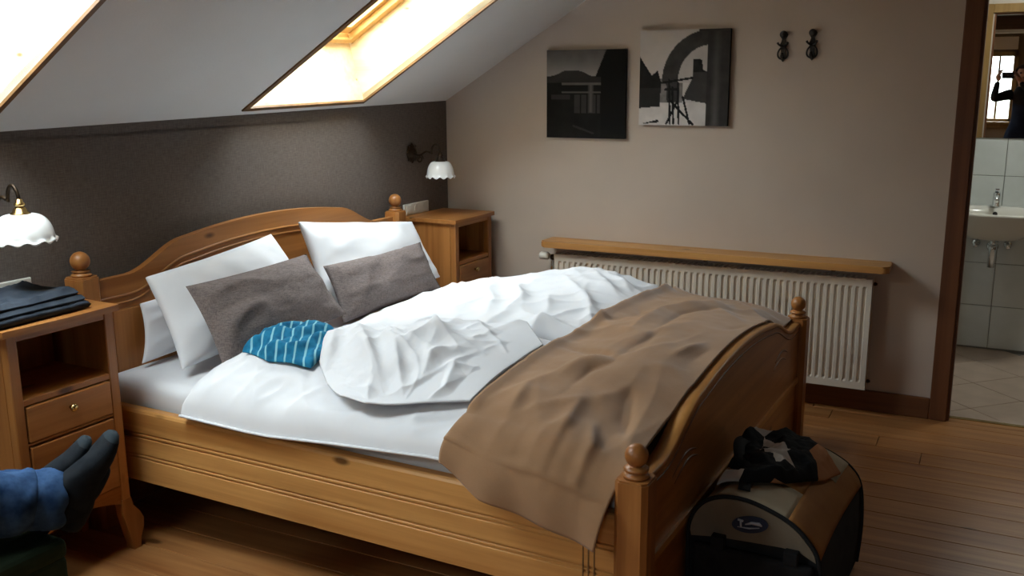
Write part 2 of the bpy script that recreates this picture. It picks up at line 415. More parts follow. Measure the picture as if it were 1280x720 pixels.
# rear window
root = empty('window_4', (XR, (WY0+WY1)/2, WZ0), None, None, F=MI); root['kind'] = 'structure'
m_ = MB(); t_ = .055
for a, b in (((WY0, WZ0), (WY0-t_, WZ1)), ((WY1+t_, WZ0), (WY1, WZ1)), ((WY0, WZ0), (WY1, WZ0+.035)), ((WY0, WZ1-t_), (WY1, WZ1))):
    m_.box((XR-.08, a[0], a[1]), (XR+.012, b[0], b[1]))
part('window_frame', m_, bathcasing_m, root)
ym = (WY0+WY1)/2
m_ = MB(); m_.box((XR-.06, ym-.012, WZ0+.03), (XR-.02, ym+.012, WZ1-.05)); part('mullion', m_, bathcasing_m, root)
for a, b in ((WY0-t_, ym+.012), (ym-.012, WY1+t_)):
    m_ = MB(); m_.box((XR-.045, a, WZ0+.035), (XR-.041, b, WZ1-t_)); part('glass_pane', m_, glass, root)
m_ = MB(); m_.box((XR+.002, WY0-.02, WZ1+.03), (XR+.05, WY1+.02, WZ1+.19), .008); part('blind_box', m_, plaster, root)
m_ = MB(); m_.box((XR, WY0+.1, WZ0-.03), (XR+.12, WY1-.1, WZ0), .006); m_.box((XR, WY0+.06, WZ0-.08), (XR+.04, WY1-.06, WZ0-.03)); part('window_sill', m_, bathcasing_m, root)
ld = bpy.data.lights.new('sky_portal', 'AREA'); ld.shape = 'RECTANGLE'; ld.size = WY0-WY1; ld.size_y = WZ1-WZ0; ld.cycles.is_portal = True
lo = bpy.data.objects.new('sky_portal', ld); COL.objects.link(lo); lo.location = (XR-.16, ym, (WZ0+WZ1)/2); lo.rotation_euler = (0, R(-90), 0); lo.rotation_euler = (R(90), 0, R(-90))
m_ = MB(); m_.box((XR+.02, -1.7, 2.2), (XR+.3, YR, 2.36), .006); struct('trim_1', m_, beam_m)
m_ = MB(); m_.box((XR+.0, -1.7, 2.16), (XR+.3, YR, 2.20)); struct('trim_2', m_, ceil_m)

# door surround
root = empty('door_1', (0, (DY0+DY1)/2, 0), None, None, F=MI); root['kind'] = 'structure'
CW = .078
for nm, a, b, m in (('casing', (-.02, DY0+CW, 0), (0, DY0, DZ+CW), casing_m), ('casing', (-.02, DY1, 0), (0, DY1-CW, DZ+CW), casing_m), ('casing_head', (-.02, DY0, DZ), (0, DY1, DZ+CW), casing_m),
                    ('bathroom_casing', (.12, DY0+.07, 0), (.14, DY0+.008, DZ+.06), bathcasing_m), ('bathroom_casing', (.12, DY1-.008, 0), (.14, DY1-.07, DZ+.06), bathcasing_m), ('bathroom_casing_head', (.12, DY0+.008, DZ), (.14, DY1-.008, DZ+.06), bathcasing_m),
                    ('jamb', (.0, DY0+.001, 0), (.12, DY0-.012, DZ), casing_m), ('jamb', (.0, DY1+.012, 0), (.12, DY1-.001, DZ), casing_m), ('jamb_head', (.0, DY0-.012, DZ-.012), (.12, DY1+.012, DZ+.001), casing_m)):
    m_ = MB(); m_.box(a, b, .003, 1); part(nm, m_, m, root)
m_ = MB(); m_.box((.045, DY0-.012, -.002), (.075, DY1+.012, .004), .001, 1); part('threshold_strip', m_, brass, root)
m_ = MB(); m_.box((-.018, -.40, 0), (0, DY0+CW, .105), .004, 1); struct('baseboard_back', m_, board_m)
m_ = MB(); m_.box((XR, -.018, 0), (-.02, 0, .1), .004, 1); struct('baseboard_left', m_, board_m, F=MH)

# bathroom
BX, BXM, BY0, BY1, BZ = .12, 1.469, -2.1, -4.0, 2.42
m_ = MB(); m_.box((.061, BY0, -.06), (BXM+.1, BY1, -.010)); bfloor = struct('floor_bathroom', m_, grout)
ts = .325; ang = R(45)
tm = MB(); tm.box((-ts/2+.002, -ts/2+.002, -.012), (ts/2-.002, ts/2-.002, .0), .0015, 1); tme = mesh_of(tm, 'floor_tile', ftile_m, (0, 0, 0))
ca = math.cos(ang)
for i in range(-8, 9):
    for j in range(-8, 9):
        cx_ = .245 + (i-j)*ts*ca; cy_ = -3.09+(i+j)*ts*ca
        if .31 < cx_ < BXM+.05 and -3.75 < cy_ < -2.2:
            o = piece('floor_tile', tme, bfloor, (cx_, cy_, .0)); o.rotation_euler = (0, 0, ang)
        elif -.18 < cx_ <= .31 and -3.75 < cy_ < -2.2:
            # cut along the threshold
            b_ = bmesh.new(); b_.from_mesh(tme); bmesh.ops.rotate(b_, verts=b_.verts, cent=(0, 0, 0), matrix=Matrix.Rotation(ang, 3, 'Z'))
            bmesh.ops.bisect_plane(b_, geom=b_.verts[:]+b_.edges[:]+b_.faces[:], plane_co=(.0765-cx_, 0, 0), plane_no=(-1, 0, 0), clear_outer=True)
            if len(b_.faces) > 3:
                me_ = bpy.data.meshes.new('floor_tile'); b_.to_mesh(me_); me_.materials.append(ftile_m); piece('floor_tile', me_, bfloor, (cx_, cy_, .0))
            b_.free()
m_ = MB(); m_.box((.0, DY0+.3, -.012), (.06, DY1-.3, .0)); struct('trim_3', m_, floor_m)
m_ = MB(); m_.box((BXM, BY0, -.05), (BXM+.1, BY1, BZ+.1)); wbath = struct('wall_bathroom', m_, grout)
tw, th_ = .33, .2605
tm = MB(); tm.box((-.012, -tw/2+.0015, .0015), (0, tw/2-.0015, th_-.0015), .002, 1); tme = mesh_of(tm, 'wall_tile', tile_m, (0, 0, 0))
for r_ in range(9):
    for c in range(-1, 3):
        piece('wall_tile', tme, wbath, (BXM, -2.915-tw/2-(c-1)*tw+.0, .01+r_*th_))
m_ = MB(); m_.box((.121, BY0, -.05), (BXM+.1, BY0+.1, BZ+.1)); struct('wall_bathroom_left', m_, tile_m)
m_ = MB(); m_.box((.121, BY0, BZ), (BXM+.1, BY1, BZ+.08)); struct('ceiling_bathroom', m_, ceil_m)
root = empty('added_bath_lamp', (.75, -3.3, BZ), 'added round white ceiling lamp, out of view, to brighten the bathroom', 'lamp', F=MI)  # unseen lamp put in to light the dim bathroom
m_ = MB(); m_.lathe([(.02, 0), (.13, 0), (.135, -.02), (.13, -.03)], (.75, -3.3, BZ), 24); part('base', m_, chrome, root)
m_ = MB(); m_.lathe([(.125, -.03), (.12, -.06), (.08, -.085), (.01, -.092)], (.75, -3.3, BZ), 24); part('diffuser', m_, emit('lamp_glow', (.95, 1.0, .93), 52.0), root)
#==OBJECTS==

# ------------------------------------------------------------------ bed frame (headboard frame coordinates)
XB, XF, YH, YF = -2.564, -.635, -.07, -2.177
XM_ = (XB+XF)/2
bed = empty('double_bed', (XM_, (YH+YF)/2, 0), 'honey pine double bed with arched headboard and ball topped posts', 'bed')
def arch(o, lo, hi, flat, rise):
    a = abs(o)
    if a > flat: return lo
    t = (flat-a)/rise
    if t < 1: return lo+(hi-lo)*.74*(3*t*t-2*t**3)
    q = a/(flat-rise)
    return lo+(hi-lo)*(.74+.26*(1-q*q))
def board(xl, xr, yc, th, z0_, lo, hi, flat, rise, n=72):
    m = MB(); top = []
    poly = [(xl, z0_)]+[(xl+(xr-xl)*i/n, arch(xl+(xr-xl)*i/n-XM_, lo, hi, flat, rise)) for i in range(n+1)]+[(xr, z0_)]
    m.prism(poly, yc-th/2, yc+th/2, 'XZ'); return m
def post(x, y, ztop, zball, hw):
    m = MB(); c = .014
    P = [(x-hw+c, y-hw), (x+hw-c, y-hw), (x+hw, y-hw+c), (x+hw, y+hw-c), (x+hw-c, y+hw), (x-hw+c, y+hw), (x-hw, y+hw-c), (x-hw, y-hw+c)]
    m.prism(P, .0, ztop-.006, 'XY')
    m.prism([(x+(px-x)*.93, y+(py-y)*.93) for px, py in P], ztop-.006, ztop, 'XY')
    return m
def finial(x, y, ztop, zball, r):
    m = MB(); b = zball-ztop
    pr = [(.034, 0), (.036, .006), (.030, .012), (.022, .016), (.033, .020), (.034, .025), (.024, .031), (.015, b-r*.94)]
    pr = [(a, h) for a, h in pr if h < b-r*.9]+[(.016, b-r*.88)]
    for i in range(1, 13):
        t = -math.pi/2+.5+(math.pi-.5)*i/12; pr.append((max(r*math.cos(t), .0008), b+r*math.sin(t)))
    m.lathe(pr, (x, y, ztop), 22); return m
# headboard
m = board(XB+.04, XF-.04, YH, .03, .30, .922, 1.058, .78, .30)
hb = part('headboard', m, shade_x, bed)
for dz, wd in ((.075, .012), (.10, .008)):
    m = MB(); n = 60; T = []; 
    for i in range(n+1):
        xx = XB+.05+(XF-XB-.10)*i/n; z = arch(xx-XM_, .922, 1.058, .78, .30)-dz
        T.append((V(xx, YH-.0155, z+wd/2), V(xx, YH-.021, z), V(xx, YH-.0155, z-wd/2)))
    m.grid([list(r_) for r_ in T]); part('carved_moulding', m, shade_x, hb)
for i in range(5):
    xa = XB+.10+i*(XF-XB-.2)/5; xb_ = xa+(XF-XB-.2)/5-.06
    m = MB(); m.box((xa, YH-.015, .34), (xb_, YH-.022, .80), .006, 2); part('raised_panel', m, shade_z, hb)
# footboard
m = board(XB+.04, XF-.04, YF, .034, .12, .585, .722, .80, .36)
fb = part('footboard', m, shade_x, bed)
TT, BB = [], []
for i in range(81):
    xx = XB+.045+(XF-XB-.09)*i/80; z = arch(xx-XM_, .585, .722, .80, .36)
    TT.append([V(xx, YF-.021, z+.004), V(xx, YF-.017, z+.009), V(xx, YF+.030, z+.009), V(xx, YF+.034, z+.004)])
    BB.append([V(xx, YF-.021, z-.006), V(xx, YF-.017, z-.006), V(xx, YF+.030, z-.006), V(xx, YF+.034, z-.006)])
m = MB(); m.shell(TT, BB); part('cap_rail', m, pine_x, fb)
for sgn in (-1, 1):
    for (o_, dz) in ((0, 0), (.02, -.028)):
        m = MB(); T = []
        for i in range(15):
            u = i/14; xx = XM_+sgn*(.72-.22*u-o_); z = .515+.032*math.sin(u*math.pi*.9)+dz
            T.append((xx, YF-.0175, z))
        m.tube(T, [.001+.0035*math.sin(math.pi*i/14) for i in range(15)], 6); part('carved_moulding', m, casing_m, fb)
m = MB(); m.tube([(XB+.05+(XF-XB-.1)*i/60, YF-.0175, arch(XB+.05+(XF-XB-.1)*i/60-XM_, .585, .722, .80, .36)-.028) for i in range(61)], .003, 6); part('carved_moulding', m, casing_m, fb)
for (x, y, zt, zb) in ((XB, YH, .948, 1.003), (XF, YH, .948, 1.003), (XB, YF, .607, .667), (XF, YF, .607, .667)):
    p_ = part('post', post(x, y, zt, zb, .046), shade_z, bed)
    part('ball_finial', finial(x, y, zt, zb, .0315 if y == YF else .034), shade_z, p_)
# side rails with grooves
def rail(xo, sgn):
    z0_, z1_ = .2255, .4944
    h = z1_-z0_
    prof = [(0, z0_), (0, z0_+.30*h)]
    for c in (.325, .375, .62, .675):
        z = z0_+c*h; prof += [(0, z-.0045), (.0055, z-.0015), (.0055, z+.0015), (0, z+.0045)]
    prof += [(0, z1_-.012), (.004, z1_-.004), (.010, z1_), (.036, z1_), (.036, z0_)]
    ya, yb = YH-.03, YF+.03
    m = MB(); n = len(prof)
    A = [(xo+sgn*p[0], ya, p[1]) for p in prof]; B = [(xo+sgn*p[0], yb, p[1]) for p in prof]
    m.faces(A+B, [tuple(range(n))[::-1], tuple(range(n, 2*n))]+[(i, (i+1) % n, n+(i+1) % n, n+i) for i in range(n)])
    return m
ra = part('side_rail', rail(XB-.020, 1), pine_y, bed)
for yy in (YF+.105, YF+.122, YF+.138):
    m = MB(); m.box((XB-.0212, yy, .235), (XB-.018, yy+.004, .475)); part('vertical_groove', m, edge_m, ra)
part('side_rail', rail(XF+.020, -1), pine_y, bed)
m = MB()
for i in range(14):
    yy = YH-.12-i*.148; m.box((XB+.02, yy, .33), (XF-.02, yy-.09, .352))
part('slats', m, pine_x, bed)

# ------------------------------------------------------------------ mattress
XMA, XMB, YMA, YMB, ZM = XB+.034, XF-.034, YH-.022, YF+.028, .578
def rsurf(x0, x1, y0, y1, zt, zb, r, n=36, seed=0, amp=.004):
    T, B = [], []
    for i in range(n+1):
        a, b = [], []
        for j in range(n+1):
            u = .5-.5*math.cos(math.pi*i/n)*1; v = .5-.5*math.cos(math.pi*j/n)
            x = x0+(x1-x0)*u; y = y0+(y1-y0)*v
            d = min(x-x0, x1-x, abs(y-y0), abs(y1-y)); e = min(max(d/r, 0), 1)
            z = zt-r*(1-math.sqrt(max(0, 1-(1-e)**2)))
            z += amp*noise.noise((x*6, y*6, seed))*e
            a.append(V(x, y, z)); b.append(V(x, y, zb))
        T.append(a); B.append(b)
    return T, B
m = MB(); T, B = rsurf(XMA, XMB, YMA, YMB, ZM, .352, .04); m.shell(T, B)
solo('mattress', m, white_cloth, ((XMA+XMB)/2, -1.1, .352), 'white sheeted mattress lying in the pine bed frame', 'mattress')

# ------------------------------------------------------------------ surface model of the bedding
CP = np.array([
 # far duvet
 (-.72,-.46,.60),(-.72,-.65,.65),(-.72,-.83,.685),(-.74,-1.09,.745),(-.74,-1.33,.765),(-.74,-1.55,.742),(-.73,-1.80,.675),(-.73,-2.0,.640),(-.73,-2.15,.615),
 (-1.0,-.47,.62),(-1.0,-.75,.69),(-1.0,-1.1,.745),(-1.0,-1.45,.765),(-1.05,-1.8,.715),(-1.1,-2.13,.665),
 (-1.4,-.48,.62),(-1.4,-.75,.69),(-1.4,-1.1,.735),(-1.4,-1.45,.755),(-1.4,-1.8,.735),(-1.4,-2.13,.70),
 (-1.72,-.52,.625),(-1.75,-.8,.69),(-1.75,-1.15,.72),(-1.75,-1.5,.745),(-1.75,-1.85,.74),(-1.75,-2.13,.715),
 # near duvet
 (-2.05,-.62,.665),(-2.05,-.9,.71),(-2.05,-1.25,.73),(-2.05,-1.6,.745),(-2.05,-1.9,.725),(-2.05,-2.13,.675),
 (-2.3,-.52,.645),(-2.38,-.68,.70),(-2.32,-1.0,.695),(-2.32,-1.3,.69),(-2.32,-1.62,.70),(-2.3,-1.9,.675),(-2.3,-2.13,.62),
 (-2.5,-.58,.635),(-2.5,-.8,.645),(-2.5,-1.1,.635),(-2.5,-1.4,.635),(-2.5,-1.65,.64),(-2.5,-1.9,.62),(-2.5,-2.13,.585)], float)
def rbf_fit(P, lam=2e-4):
    X = P[:, :2]; d = np.linalg.norm(X[:, None]-X[None], axis=2)
    K = np.sqrt(d*d+.05)
    n = len(P); A = np.zeros((n+3, n+3)); A[:n, :n] = -K+lam*np.eye(n); Q = np.c_[np.ones(n), X]; A[:n, n:] = Q; A[n:, :n] = Q.T
    wv = np.linalg.solve(A, np.r_[P[:, 2], 0, 0, 0]); return X, wv
RX, RW = rbf_fit(CP)
def base_h(x, y):
    d2 = (RX[:, 0]-x)**2+(RX[:, 1]-y)**2
    z = float(-(np.sqrt(d2+.05))@RW[:-3]+RW[-3]+RW[-2]*x+RW[-1]*y)
    return z-.040*math.exp(-((y+1.68)/.17)**2)*max(0, min(1, (x+2.45)/.3))
def seg_d(px, py, a, b):
    vx, vy = b[0]-a[0], b[1]-a[1]; L = vx*vx+vy*vy+1e-9
    t = max(0, min(1, ((px-a[0])*vx+(py-a[1])*vy)/L))
    qx, qy = a[0]+t*vx, a[1]+t*vy
    return math.hypot(px-qx, py-qy), t, vx*(py-a[1])-vy*(px-a[0])
def ridges(x, y, RL):
    z = 0
    for pts, amp, wd in RL:
        best = (9, 0, 0); n = len(pts)-1
        for i in range(n):
            d, t, s_ = seg_d(x, y, pts[i], pts[i+1])
            if d < best[0]: best = (d, (i+t)/n, s_)
        d, u, s_ = best
        if d < wd*4:
            w2 = wd*(1.0 if s_ > 0 else 1.7)
            z += amp*math.exp(-(d/w2)**1.4)*(.25+.75*math.sin(math.pi*min(max(u, .0), 1)))
    return z
def fbm(x, y, s_, sd): return noise.fractal((x*s_, y*s_, sd), .9, 2.1, 4)
def crease(x, y, s_, sd):
    # soft ridged noise, gathers cloth into creases
    a = noise.noise((x*s_+.6*noise.noise((x*s_*.5, y*s_*.5, sd+5)), y*s_+.6*noise.noise((x*s_*.5, y*s_*.5, sd+9)), sd))
    return (1-abs(a)*2.2)
R_FAR = [([(-1.127,-.896),(-1.45,-1.12),(-1.743,-1.24)],.022,.03),([(-1.116,-1.033),(-1.388,-1.228),(-1.676,-1.261)],.020,.026),([(-.95,-1.20),(-1.412,-1.56)],.014,.02),([(-.80,-1.27),(-1.151,-1.55)],.014,.02),
 ([(-.745,-1.33),(-1.025,-1.56)],.014,.018),([(-1.86,-1.02),(-1.79,-1.22),(-1.64,-1.25)],.016,.02),([(-1.95,-1.402),(-1.645,-1.433),(-1.60,-1.53)],.018,.022),([(-1.0,-.8),(-1.4,-1.0),(-1.7,-1.08)],.012,.03),([(-1.3,-1.3),(-1.55,-1.42)],.014,.02)]
R_FLAP = [([(-2.10,-.92),(-2.28,-1.10),(-2.45,-1.28)],.034,.030),([(-2.18,-.90),(-2.40,-1.03)],.026,.026),([(-2.17,-1.12),(-2.33,-1.26),(-2.50,-1.40)],.032,.026),([(-2.24,-1.21),(-2.12,-1.26),(-1.95,-1.24)],.026,.024),
 ([(-2.0,-1.17),(-2.12,-1.29),(-2.16,-1.45)],.026,.026),([(-2.50,-1.47),(-2.42,-1.50),(-2.30,-1.46),(-2.26,-1.56)],.030,.022),([(-2.48,-1.10),(-2.50,-1.32)],.016,.02),([(-2.40,-1.40),(-2.28,-1.36),(-2.2,-1.42)],.022,.02),([(-1.98,-1.0),(-1.86,-1.2)],.018,.022)]
R_NEAR = [([(-2.55,-.62),(-2.45,-.9),(-2.5,-1.15)],.010,.03),([(-2.36,-.75),(-2.44,-.95)],.010,.03),([(-2.58,-.9),(-2.55,-1.25),(-2.57,-1.5)],.010,.018)]
R_BLK = [([(-1.66,-1.80),(-1.30,-1.79),(-1.0,-1.92)],.026,.035),([(-1.66,-1.885),(-1.30,-1.87),(-1.04,-1.985)],-.013,.022),([(-2.0,-1.885),(-1.79,-1.905),(-1.66,-1.91)],-.016,.025),([(-1.93,-1.70),(-1.955,-1.80),(-2.0,-1.89)],-.016,.022),
 ([(-2.24,-1.84),(-2.11,-1.85),(-2.03,-1.90)],-.012,.022),([(-2.20,-1.78),(-2.08,-1.80),(-2.0,-1.86)],.014,.03),([(-1.88,-2.10),(-1.72,-2.13)],-.010,.018),([(-1.46,-2.09),(-1.33,-2.14)],-.014,.016),([(-1.9,-2.04),(-1.7,-2.09)],.014,.02),
 ([(-2.40,-1.98),(-2.58,-2.06)],.020,.025),([(-2.16,-2.0),(-2.40,-2.08)],-.018,.025),([(-2.28,-1.72),(-2.48,-1.75)],.014,.03),([(-2.28,-1.9),(-2.55,-1.93)],.016,.03),([(-1.55,-1.66),(-1.35,-1.72),(-1.25,-1.68)],-.010,.02)]
R_BLK2 = [(p_, a_, w_*.72) for p_, a_, w_ in R_BLK]
R_ALL = R_FAR+R_NEAR
def wrink(x, y, sc_, ang, st, sd, sharp=2.5):
    c_, s_ = math.cos(ang), math.sin(ang)
    wx = .35*noise.noise((x*sc_*.4, y*sc_*.4, sd+3)); wy = .35*noise.noise((x*sc_*.4, y*sc_*.4, sd+7))
    a = (x*c_+y*s_)*sc_/st+wx; b = (-x*s_+y*c_)*sc_+wy
    v = 1-min(1, abs(noise.noise((a, b, sd)))*2.0)
    m_ = .5+.9*noise.noise((x*2.3, y*2.3, sd+11))
    return (v**sharp)*max(0, min(1.2, m_+.3))
def top_h(x, y): return base_h(x, y)+ridges(x, y, R_ALL)
def zbot(x):
    lo = ZM+.004
    if x < -2.50: return lo-(min(-2.50-x, .12)/.12)*.085
    return lo
def coons(P, n, u, v): pass
def pl(poly, t):
    L = [0]
    for a, b in zip(poly, poly[1:]): L.append(L[-1]+math.hypot(b[0]-a[0], b[1]-a[1]))
    q = t*L[-1]
    for i in range(len(poly)-1):
        if q <= L[i+1] or i == len(poly)-2:
            f = (q-L[i])/max(L[i+1]-L[i], 1e-9); return (poly[i][0]+(poly[i+1][0]-poly[i][0])*f, poly[i][1]+(poly[i+1][1]-poly[i][1])*f)
def patch(top, bot, left, right, nu, nv):
    G = []
    c00, c10, c01, c11 = top[0], top[-1], bot[0], bot[-1]
    for i in range(nu+1):
        u = i/nu; row = []
        for j in range(nv+1):
            v = j/nv
            a, b, c, d = pl(top, u), pl(bot, u), pl(left, v), pl(right, v)
            row.append(tuple((1-v)*a[k]+v*b[k]+(1-u)*c[k]+u*d[k]-((1-u)*(1-v)*c00[k]+u*(1-v)*c10[k]+(1-u)*v*c01[k]+u*v*c11[k]) for k in (0, 1)))
        G.append(row)
    return G
def edge_dist(u, v, su, sv, skip=''):
    d = []
    if 'l' not in skip: d.append(u*su)
    if 'r' not in skip: d.append((1-u)*su)
    if 't' not in skip: d.append(v*sv)
    if 'b' not in skip: d.append((1-v)*sv)
    return min(d)
def quilt(G, top_f, bot_f, r, su, sv, cr=.006, sd=0, skip=''):
    T, B = [], []; nu, nv = len(G)-1, len(G[0])-1
    for i in range(nu+1):
        a, b = [], []
        for j in range(nv+1):
            x, y = G[i][j]; e = min(1, edge_dist(i/nu, j/nv, su, sv, skip)/r); q = math.sqrt(max(0, 1-(1-e)**2))
            zb = bot_f(x, y); zt = max(top_f(x, y)+cr*(2.2*wrink(x, y, 5.5, .9, 3.0, sd)+1.4*wrink(x, y, 8.5, -.5, 2.5, sd+20)+.5*fbm(x, y, 11, sd))-cr, zb+.012)
            a.append(V(x, y, zb+.004+(zt-zb-.004)*q)); b.append(V(x, y, zb))
        T.append(a); B.append(b)
    m = MB(); m.shell(T, B); return m
# far duvet
G = patch([(-1.76,-.53),(-1.5,-.49),(-1.1,-.46),(-.70,-.44)], [(-1.74,-2.10),(-.70,-2.10)], [(-1.76,-.53),(-1.75,-1.3),(-1.74,-2.10)], [(-.70,-.44),(-.69,-1.2),(-.70,-2.10)], 130, 200)
def duv_h(x, y): return top_h(x, y)-.035*max(0, min(1, (-1.88-y)/.12))
m = quilt(G, duv_h, lambda x, y: zbot(x), .11, 1.05, 1.6, .0065, 3)
solo('duvet', m, white_cloth, (-1.2, -1.3, ZM), 'smooth white duvet on the half of the bed by the radiator', 'duvet')
# near duvet with its folded back top layer
G = patch([(-2.60,-.55),(-2.5,-.52),(-2.38,-.50),(-2.2,-.56),(-1.78,-.66)], [(-2.60,-2.10),(-1.77,-2.10)], [(-2.60,-.55),(-2.605,-.85),(-2.60,-1.2),(-2.60,-2.10)], [(-1.78,-.66),(-1.77,-1.3),(-1.77,-2.10)], 110, 200)
def near_bot(x, y):
    z = zbot(x)
    if x < -2.5: z += (min(-2.5-x, .1)/.1)*max(0, min(1, (-y-.95)/.6))*.04
    return z
m = quilt(G, duv_h, near_bot, .07, .9, 1.6, .0065, 11)
seam = [V(x, y, near_bot(x, y)+.007) for (x, y) in [G[0][j] for j in range(0, 140, 2)]]
nd_ = solo('duvet', m, white_cloth, (-2.2, -1.3, ZM), 'rumpled white duvet folded back on itself, on the half of the bed nearest the camera', 'duvet')
m = MB(); m.tube([p-V(.004, 0, 0) for p in seam], .005, 6); part('piped_edge', m, white_cloth, nd_)
def flap_top(x, y):
    return base_h(x, y)+.030+.034*math.exp(-((x+2.18)**2+(y+1.22)**2)/.07)+1.05*ridges(x, y, R_FLAP)+.016*wrink(x, y, 6.5, 1.0, 2.5, 41)+.010*wrink(x, y, 10, -.4, 2.2, 47)-.012
G = patch([(-2.16,-.83),(-2.05,-.90),(-1.93,-1.10),(-1.84,-1.26)], [(-2.55,-1.20),(-2.56,-1.30),(-2.50,-1.45),(-2.44,-1.60)], [(-2.16,-.83),(-2.38,-.98),(-2.49,-1.10),(-2.55,-1.20)], [(-1.84,-1.26),(-1.78,-1.45),(-1.95,-1.60),(-2.44,-1.60)], 150, 150)
T, B = [], []
for i in range(151):
    a, b = [], []
    for j in range(151):
        x, y = G[i][j]; u, v = i/150, j/150
        e = min(1, edge_dist(u, v, .75, .55)/.026); q = math.sqrt(max(0, 1-(1-e)**2))
        zl = top_h(x, y)+.012+.012*v
        lift = .006+.03*max(0, v-.55)*(1-u)
        zt = max(flap_top(x, y)+.005*fbm(x, y, 12, 4), zl+.016)
        zt = zl+(zt-zl)*min(1, (1-u)/.32+.12); lift *= min(1, (1-u)/.3); zt = max(zt, zl+lift+.006); a.append(V(x, y, zl+lift+.005+(zt-zl-lift-.005)*q)); b.append(V(x, y, zl+lift))
    T.append(a); B.append(b)
m = MB(); m.shell(T, B); part('folded_layer', m, white_cloth, nd_, 'crumpled white turned-back top of the duvet')

# ------------------------------------------------------------------ blanket
def blk_bot(y):
    for (ya, za), (yb, zb) in zip([(-1.56,.585),(-1.63,.57),(-1.70,.525),(-1.76,.492),(-1.90,.458),(-2.0,.436),(-2.12,.412)], [(-1.63,.57),(-1.70,.525),(-1.76,.492),(-1.90,.458),(-2.0,.436),(-2.12,.412),(-2.3,.40)]):
        if ya >= y >= yb: return za+(zb-za)*(ya-y)/(ya-yb)
    return .43
ns, nt = 150, 84
T = []
for i in range(ns+1):
    s_ = i/ns; row = []
    for j in range(nt+1):
        t = j/nt
        wob = .012*noise.noise((s_*5, 2.2, .3))
        hq = max(0, (s_-.78)/.22)
        y = -1.625+wob-(.532+wob)*t*(1-.085*hq)
        if s_ < .78:
            xq = -.655-(2.50-.655)*(s_/.78); nq = max(0, min(1, (-1.98-xq)/.35)); y += t*(.016*nq*nq*(3-2*nq)-.004)
            x = -.655-(2.50-.655)*(s_/.78)
            z = top_h(max(min(x, -.70), -2.5), y)+.024
            z += 1.15*ridges(x, y, R_BLK2)+.007*fbm(x, y, 5, 31)+.013*wrink(x, y, 4.6, .45, 3.4, 8, 2.0)+.006*wrink(x, y, 8, -.4, 3, 18)-.004
            if x > -.82: z -= 2.6*(x+.82)**2
            # lies a little fuller at its turned edge
            z += .012*math.exp(-(t/.05)**2)
            z = max(z, top_h(max(min(x, -.70), -2.5), y)+.010)
            if t > .72:
                k_ = (t-.76)/.24; k_ = max(0, k_)**1.5; z += k_*(arch(x-XM_, .585, .722, .80, .36)+.016-z)*(1-nq)
        else:
            q = (s_-.78)/.22; y += t*.012
            ztop = top_h(-2.5, y)+.024+ridges(-2.5, y, R_BLK2)+.007*fbm(-2.5, y, 5, 31)+.013*wrink(-2.5, y, 4.6, .45, 3.4, 8, 2.0)+.006*wrink(-2.5, y, 8, -.4, 3, 18)-.004
            z = ztop+(blk_bot(y)-ztop)*(q**1.25)
            fold = .006*math.sin(y*34+1.3+q*.8)*q+.008*math.sin(y*15-.6)*q
            x = -2.5-.135*(1-(1-q)**2.4)+fold-.016*q
            x = min(x, -2.5-(.118)*min(1, q*2.2)) if q > .35 else x
        row.append(V(x, y, z))
    T.append(row)
m = MB(); m.grid(T)
o = solo('blanket', m, blanket_m, (-1.6, -1.87, .6), 'camel brown fleece blanket spread across the foot of the bed', 'blanket')
md = o.modifiers.new('thick', 'SOLIDIFY'); md.thickness = .006; md.offset = 0

# ------------------------------------------------------------------ pillows
def pillow(TL, TR, BL, BR, th, sd, flange=0.0, pinch=.06, sag=.0, n=40, wr=.010):
    TL, TR, BL, BR = map(Vector, (TL, TR, BL, BR))
    nrm = (TR-TL).cross(BL-TL).normalized()
    if nrm.y > 0: nrm = -nrm
    F_, K_ = [], []
    for i in range(n+1):
        a, b = [], []
        for j in range(n+1):
            u = .5-.5*math.cos(math.pi*i/n) if not flange else i/n
            v = .5-.5*math.cos(math.pi*j/n) if not flange else j/n
            cu, cv = 2*u-1, 2*v-1
            uu = .5+.5*cu*(1-pinch*(1-cv*cv)); vv = .5+.5*cv*(1-pinch*(1-cu*cu))
            p = TL*(1-uu)*(1-vv)+TR*uu*(1-vv)+BL*(1-uu)*vv+BR*uu*vv
            fu = max(0, 1-((abs(cu))/(1-flange))**2.6) if abs(cu) < 1-flange else 0
            fv = max(0, 1-((abs(cv))/(1-flange))**2.6) if abs(cv) < 1-flange else 0
            pr = (fu*fv)**.5
            k1 = wr*(1.3*wrink(u, v, 3.0, .4+sd, 2.6, sd, 2.0)+.5*fbm(u, v, 4, sd+2)-.4)*min(1, pr*2)
            rad = wr*.9*math.sin(math.atan2(cv, cu)*9+sd)*max(0, (abs(cu)**2+abs(cv)**2)/2-.25)*pr
            low = V(0, 0, -sag*pr*(1-abs(cv)))
            edge = .004 if 0 < i < n and 0 < j < n else 0
            a.append(p+nrm*(th*.5*pr+k1+rad+edge)+low); b.append(p-nrm*(th*.5*pr*.8+edge)+low)
        F_.append(a); K_.append(b)
    m = MB(); m.shell(F_, K_)
    bmesh.ops.remove_doubles(m.bm, verts=m.bm.verts, dist=.0004)
    return m
m = pillow((-2.36,-.115,.81), (-1.70,-.115,.86), (-2.42,-.17,.60), (-1.66,-.17,.61), .07, 21, wr=.006)
solo('pillow', m, white_cloth, (-2.05,-.15,.6), 'flat white pillow mostly hidden behind the other white pillow at the near headboard end', 'pillow')
m = pillow((-2.395,-.20,.925), (-1.715,-.185,.985), (-2.44,-.40,.615), (-1.60,-.40,.640), .17, 1, pinch=.05, sag=.02, wr=.016)
